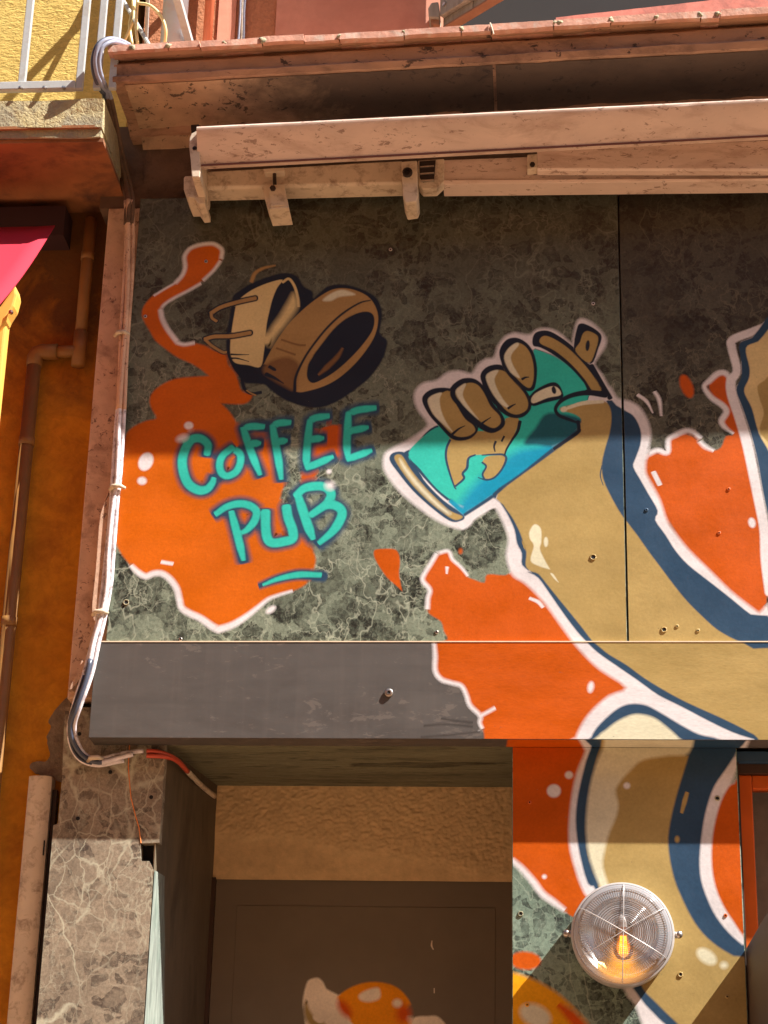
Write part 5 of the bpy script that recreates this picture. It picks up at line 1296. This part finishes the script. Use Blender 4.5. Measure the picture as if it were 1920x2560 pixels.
# upper loop over the cornice
loop = [(325, 116, -0.2), (300, 104, -0.24), (274, 101, -0.275), (250, 116, -0.285), (240, 150, -0.275), (244, 185, -0.255), (256, 215, -0.23), (268, 240, -0.19), (280, 290, -0.12), (296, 370, -0.03), (312, 440, 0.02), (324, 500, -0.005), (322, 560, 0.0)]
for k_, (o_, key) in enumerate((((-0.008, 0.0), 'cable_grey'), ((0.001, -0.005), 'cable_grey'), ((0.009, 0.002), 'cable_dark'))):
    raw = [P(u, v, y) for u, v, y in loop]; q = smooth_open(raw, 6); out = []
    for i in range(len(q)):
        t = (q[min(i + 1, len(q) - 1)] - q[max(i - 1, 0)]).normalized(); sd_ = Vector((t.z, 0, -t.x)).normalized()
        out.append(q[i] + sd_ * o_[0] + Vector((0, o_[1], 0)))
    MB().tube(out[:44], 0.0062, 8).build('cable', M[key], cb, smooth=True)
    MB().tube(out[43:], 0.0062, 8).build('cable', M['dark_wall'], cb, smooth=True)  # lower run coloured darker: its shade and dirt put into the colour

# ------------------------------------------------------------------ upper storey above the cornice
YU = 0.16
zc = P(900, 80, -0.28).z - 0.02
uw = slab('upper_wall', P(360, 60, YU).x, P(1118, 30, YU).x, zc, zc + 2.6, YU, YU + 0.3, M['orange_wall'])
tag(uw, 'orange stucco wall of the storey above the cornice', 'wall')
slab('smooth_plaster', P(690, 60, YU).x, P(1116, 40, YU).x, zc, zc + 2.6, YU - 0.006, YU, M['smooth_orange'], uw)
slab('smooth_plaster', P(545, 60, YU).x, P(590, 40, YU).x, zc, zc + 2.6, YU - 0.004, YU, M['smooth_orange'], uw)
def vpipe(name, label, u, y, r, key, ztop=2.4):
    c = P(u, 60, y)
    o = MB().tube([(c.x, y, zc), (c.x, y, zc + ztop)], r, 24).build(name, M[key], None, smooth=True)
    tag(o, label, 'pipe')
    return o
vpipe('downpipe', 'wide pale grey downpipe rising from the cornice', 436, 0.08, 0.036, 'pipe_grey')
vpipe('wall_pipe', 'slim orange painted pipe beside the grey downpipe', 521, 0.13, 0.0135, 'pipe_orange')
uc = empty('wall_cable', P(600, 60, 0.15), 'grey cables clipped upright on the orange upper wall', 'cable')
for k_, (du, key) in enumerate(((-5, 'cable_grey'), (1, 'old_white'), (7, 'cable_grey'))):
    c = P(603 + du, 60, 0.15)
    MB().tube([(c.x + 0.002 * math.sin(i * 1.7 + k_), 0.15, zc + i * 0.08) for i in range(24)], 0.004, 8).build('cable', M[key], uc, smooth=True)
gap = slab('gap_wall', P(325, 60, 0.28).x, P(362, 60, YU).x, zc, zc + 2.6, 0.28, 0.4, M['dark_wall']); tag(gap, kind='structure')
lc = empty('loose_cable', P(340, 60, 0.0), 'loose yellowed cable loops beside the railing', 'cable')
for pts in (((344, 112, -0.1), (340, 60, -0.1), (343, 10, -0.1), (348, -40, -0.1)), ((344, 8, -0.1), (375, 14, -0.12), (402, 40, -0.13), (414, 75, -0.12), (412, 108, -0.1)), ((330, 112, -0.05), (324, 60, -0.05), (336, 10, -0.05), (334, -40, -0.05)), ((312, 100, -0.06), (325, 70, -0.06), (334, 40, -0.06), (330, -20, -0.06))):
    MB().tube(smooth_open([P(*p) for p in pts], 6), 0.0045, 8).build('cable', M['cable_yellow'], lc, smooth=True)
# window and open shutter
sh = empty('shutter', P(1110, 60, 0.12), 'grey wooden shutter leaf swung open at the top edge', 'shutter')
h0 = P(1107, 68, 0.11); h1 = P(1425, -8, -0.22)
zb = min(h0.z, h1.z)
d = Vector((h1.x - h0.x, h1.y - h0.y, 0)); ln = d.length; d.normalize(); nrm = Vector((-d.y, d.x, 0))
nb = 4
for i in range(nb):
    a, b = h0 + d * (ln * i / nb + 0.001), h0 + d * (ln * (i + 1) / nb - 0.001)
    base = [a, b, b + nrm * 0.025, a + nrm * 0.025]
    lo_ = [Vector((p.x, p.y, h0.z)) for p in base]; hi_ = [Vector((p.x, p.y, h0.z + 1.4)) for p in base]
    MB().section(lo_, hi_, 1).build('board', M['shutter'], sh, bevel=0.002)
a, b = h0 + d * 0.005, h0 + d * (ln - 0.005)
base = [a - nrm * 0.018, b - nrm * 0.018, b, a]
MB().section([Vector((p.x, p.y, h0.z + 0.025)) for p in base], [Vector((p.x, p.y, h0.z + 0.085)) for p in base], 1).build('ledge', M['shutter'], sh, bevel=0.004)
MB().section([Vector((p.x, p.y, h0.z - 0.006)) for p in [a - nrm * 0.004, b - nrm * 0.004, b + nrm * 0.026, a + nrm * 0.026]], [Vector((p.x, p.y, h0.z - 0.0005)) for p in [a - nrm * 0.004, b - nrm * 0.004, b + nrm * 0.026, a + nrm * 0.026]], 1).build('bottom_edge', M['shutter_edge'], sh)
for i in range(3):
    c = a + d * (0.02 + 0.09 * i) - nrm * 0.0185; c.z = h0.z + 0.055
    MB().tube([c, c - nrm * 0.004], 0.006, 8).build('nail', M['steel'], sh)
pxprism([(1070, 20), (1078, 6), (1096, 4), (1100, 30), (1098, 44), (1072, 42)], 0.09, 0.08, 'hinge', M['shutter'], sh, 0.004)
pxprism([(1074, 42), (1096, 42), (1100, 62), (1082, 60)], 0.1, 0.06, 'hinge_pin', M['shutter_edge'], sh, 0.003)
xw0, xw1 = P(1300, 30, YU).x, x_r
wd = slab('window', xw0 - 0.2, xw1, zc, zc + 2.2, YU + 0.12, YU + 0.2, M['dark_room']); tag(wd, 'dark upper window opening behind the open shutter', 'window')
sl, srr = [], []
for u, v, dst in ((1390, 62, sl), (1920, 2, srr)):
    a = P(u, v, -0.12); b = P(u, v - 18, -0.12)
    for y, z in ((-0.12, a.z - 0.03), (-0.12, b.z), (YU + 0.12, b.z), (YU + 0.12, a.z - 0.03)):
        dst.append(Vector((a.x, y, z)))
dd = [(r - l) for l, r in zip(sl, srr)]
sill = MB().section(sl, [r + q * 0.4 for r, q in zip(srr, dd)], 30, jit=0.0012).build('window_sill', M['sill'], None)
tag(sill, 'chipped pink window sill behind the right end of the cornice', 'window sill')

# ------------------------------------------------------------------ doorway at the right edge
YD = 0.125
dw = empty('glazed_door', P(1880, 2100, YD), 'orange framed glass door at the right edge', 'door')
xd0 = P(1845, 2100, YD).x
zd_t = P(1900, 1938, YD).z; zd_p = P(1900, 1972, YD).z
xg = P(1884, 2050, YD).x
slab('stile', xd0, xg, 1.0, zd_t, YD, YD + 0.04, M['door_orange'], dw, bevel=0.003)
slab('top_rail', xg + 0.0005, x_r, zd_p, zd_t, YD + 0.001, YD + 0.04, M['door_orange'], dw, bevel=0.003)
slab('pane', xg, x_r, 1.0, zd_p, YD + 0.018, YD + 0.024, M['pane'], dw)
z_l = P(1900, 1908, YD - 0.02).z
ln_ = slab('door_lintel', x_p1 - 0.001, x_r, z_l, z_fb - 0.0015, YD - 0.035, YD + 0.2, M['navy_gloss']); tag(ln_, 'navy painted lintel over the glass door', 'lintel')
hd = slab('door_head', xd0 + 0.001, x_r, zd_t + 0.001, z_l - 0.001, YD - 0.015, YD + 0.05, M['door_brown']); tag(hd, 'brown metal door head strip under the navy lintel', 'door head')
jm = slab('door_jamb', x_p1 + 0.0005, xd0 + 0.006, 1.0, z_l - 0.0015, YP + 0.03, YD + 0.06, M['door_brown']); tag(jm, 'dark brown jamb between the painted pier and the orange door', 'door jamb')
ir = slab('interior_wall', x_p1, x_r, 0.5, z_fb, 0.24, 0.26, plain('grey_interior', srgb(214, 208, 204), 0.9)); tag(ir, kind='structure')
# dark shutter leaf standing open at the foot of the pier
z_lf = P(1858, 2368, YP).z
lf = empty('open_door_leaf', (x_p1 + 0.012, -0.2, 1.0), 'dark brown door leaf standing open at the lower right corner', 'door leaf')
slab('leaf', x_p1 + 0.004, x_p1 + 0.034, 0.6, z_lf, -0.55, YP + 0.02, M['door_brown'], lf, bevel=0.003)
slab('leaf_panel', x_p1 + 0.001, x_p1 + 0.0035, 0.7, z_lf - 0.08, -0.47, YP - 0.05, M['door_brown'], lf)

# ------------------------------------------------------------------ bulkhead lamp
LC = P(1557, 2333, YP - 0.075); LC.y = YP
lamp = empty('bulkhead_lamp', LC, 'round caged bulkhead lamp with ribbed glass and glowing amber bulb', 'lamp')
R0 = 0.118
MB().lathe([(R0 * 0.93, 0.0), (R0 * 0.97, 0.004), (R0 * 0.985, 0.05), (R0, 0.055), (R0, 0.066), (R0 * 0.985, 0.071), (R0 * 0.955, 0.072), (R0 * 0.95, 0.064)], LC, 96).build('housing', M['lamp_grey'], lamp, auto=40, fix=False)
ref = [(R0 * 0.945, 0.062), (R0 * 0.8, 0.04), (R0 * 0.5, 0.018), (R0 * 0.2, 0.01), (0.0001, 0.009)]
MB().lathe(ref, LC, 72).build('reflector', M['reflector'], lamp, smooth=True, fix=False)
# ribbed lens: concentric prisms
pr_ = []
nr = 120
for i in range(nr + 1):
    t = i / nr; r = R0 * 0.945 * (1 - t) + 0.0002 * t
    dome = 0.064 + 0.034 * math.sqrt(max(0, 1 - (r / (R0 * 0.96)) ** 2.6))
    rib = 0.0
    q = r / R0
    if 0.18 < q < 0.62: rib = 0.0016 * (0.5 + 0.5 * math.sin(r * 1500))
    elif q > 0.8: rib = 0.002 * (0.5 + 0.5 * math.sin((q - 0.8) * 60))
    pr_.append((r, dome + rib))
lens = MB(); nseg = 180
o = LC; vs_ = []; fs = []
for i, (r, h) in enumerate(pr_):
    q = r / R0
    for j in range(nseg):
        a = 2 * math.pi * j / nseg
        fl = 0.0009 * (1 if j % 2 else 0) if 0.66 < q < 0.84 else 0.0
        vs_.append(o + Vector((r * math.cos(a), -(h + fl), r * math.sin(a))))
for i in range(len(pr_) - 1):
    fs += [(i * nseg + j, i * nseg + (j + 1) % nseg, (i + 1) * nseg + (j + 1) % nseg, (i + 1) * nseg + j) for j in range(nseg)]
lens.add(vs_, fs).build('lens', M['lens'], lamp, smooth=True, fix=False)
# bulb with filaments
bc = LC + Vector((0.002, -0.04, -0.012))
def vlathe(prof, c, n=24):
    vs_ = []; fs = []
    for r, h in prof:
        vs_ += [c + Vector((r * math.cos(2 * math.pi * j / n), r * math.sin(2 * math.pi * j / n), h)) for j in range(n)]
    for i in range(len(prof) - 1): fs += [(i * n + j, i * n + (j + 1) % n, (i + 1) * n + (j + 1) % n, (i + 1) * n + j) for j in range(n)]
    return vs_, fs
blb = MB().add(*vlathe([(0.0001, -0.044), (0.014, -0.04), (0.022, -0.028), (0.024, -0.012), (0.02, 0.008), (0.012, 0.024), (0.011, 0.034)], bc)).build('bulb', M['bulb'], lamp, smooth=True)
for k_ in (-2, -1, 0, 1, 2):
    MB().tube([bc + Vector((0.003 * k_, 0, 0.012)), bc + Vector((0.0045 * k_, -0.002, -0.03))], 0.0013, 6).build('filament', M['filament'], blb)
MB().add(*vlathe([(0.0135, 0.03), (0.0145, 0.04), (0.0145, 0.06), (0.0001, 0.062)], bc)).build('socket', M['lamp_grey'], lamp, smooth=True)
# cage wires and ears
for ang in (88, -30, 210 - 180 + 1):
    a = math.radians(ang)
    pts = []
    for i in range(25):
        s = -1 + 2 * i / 24
        r = s * R0 * 0.985
        h = 0.07 + 0.034 * math.sqrt(max(0, 1 - abs(s) ** 2.4)) if abs(s) < 1 else 0.06
        pts.append(LC + Vector((r * math.cos(a), -h, r * math.sin(a))))
    MB().tube([pts[0] + Vector((0, 0.012, 0))] + pts + [pts[-1] + Vector((0, 0.012, 0))], 0.001, 8).build('cage_wire', M['lamp_grey'], lamp, smooth=True)
for s in (-1, 1):
    c = LC + Vector((s * (R0 + 0.006), -0.058, 0.0))
    e = MB().tube([LC + Vector((s * (R0 - 0.006), -0.058, 0)), c + Vector((s * 0.006, 0, 0))], [0.008, 0.007], 12).build('ear', M['lamp_grey'], lamp, smooth=True)
    MB().lathe([(0.0085, 0), (0.0085, 0.008), (0.006, 0.011), (0.0001, 0.0115)], c + Vector((s * 0.004, 0.0, 0)), 16).build('screw', M['steel'], e, smooth=True, fix=False)
pl = bpy.data.lights.new('bulb_glow', 'POINT'); pl.energy = 0.012; pl.color = (1.0, 0.5, 0.14); pl.shadow_soft_size = 0.015
po = bpy.data.objects.new('bulb_glow', pl); col.objects.link(po); po.location = bc; adopt(po, lamp)
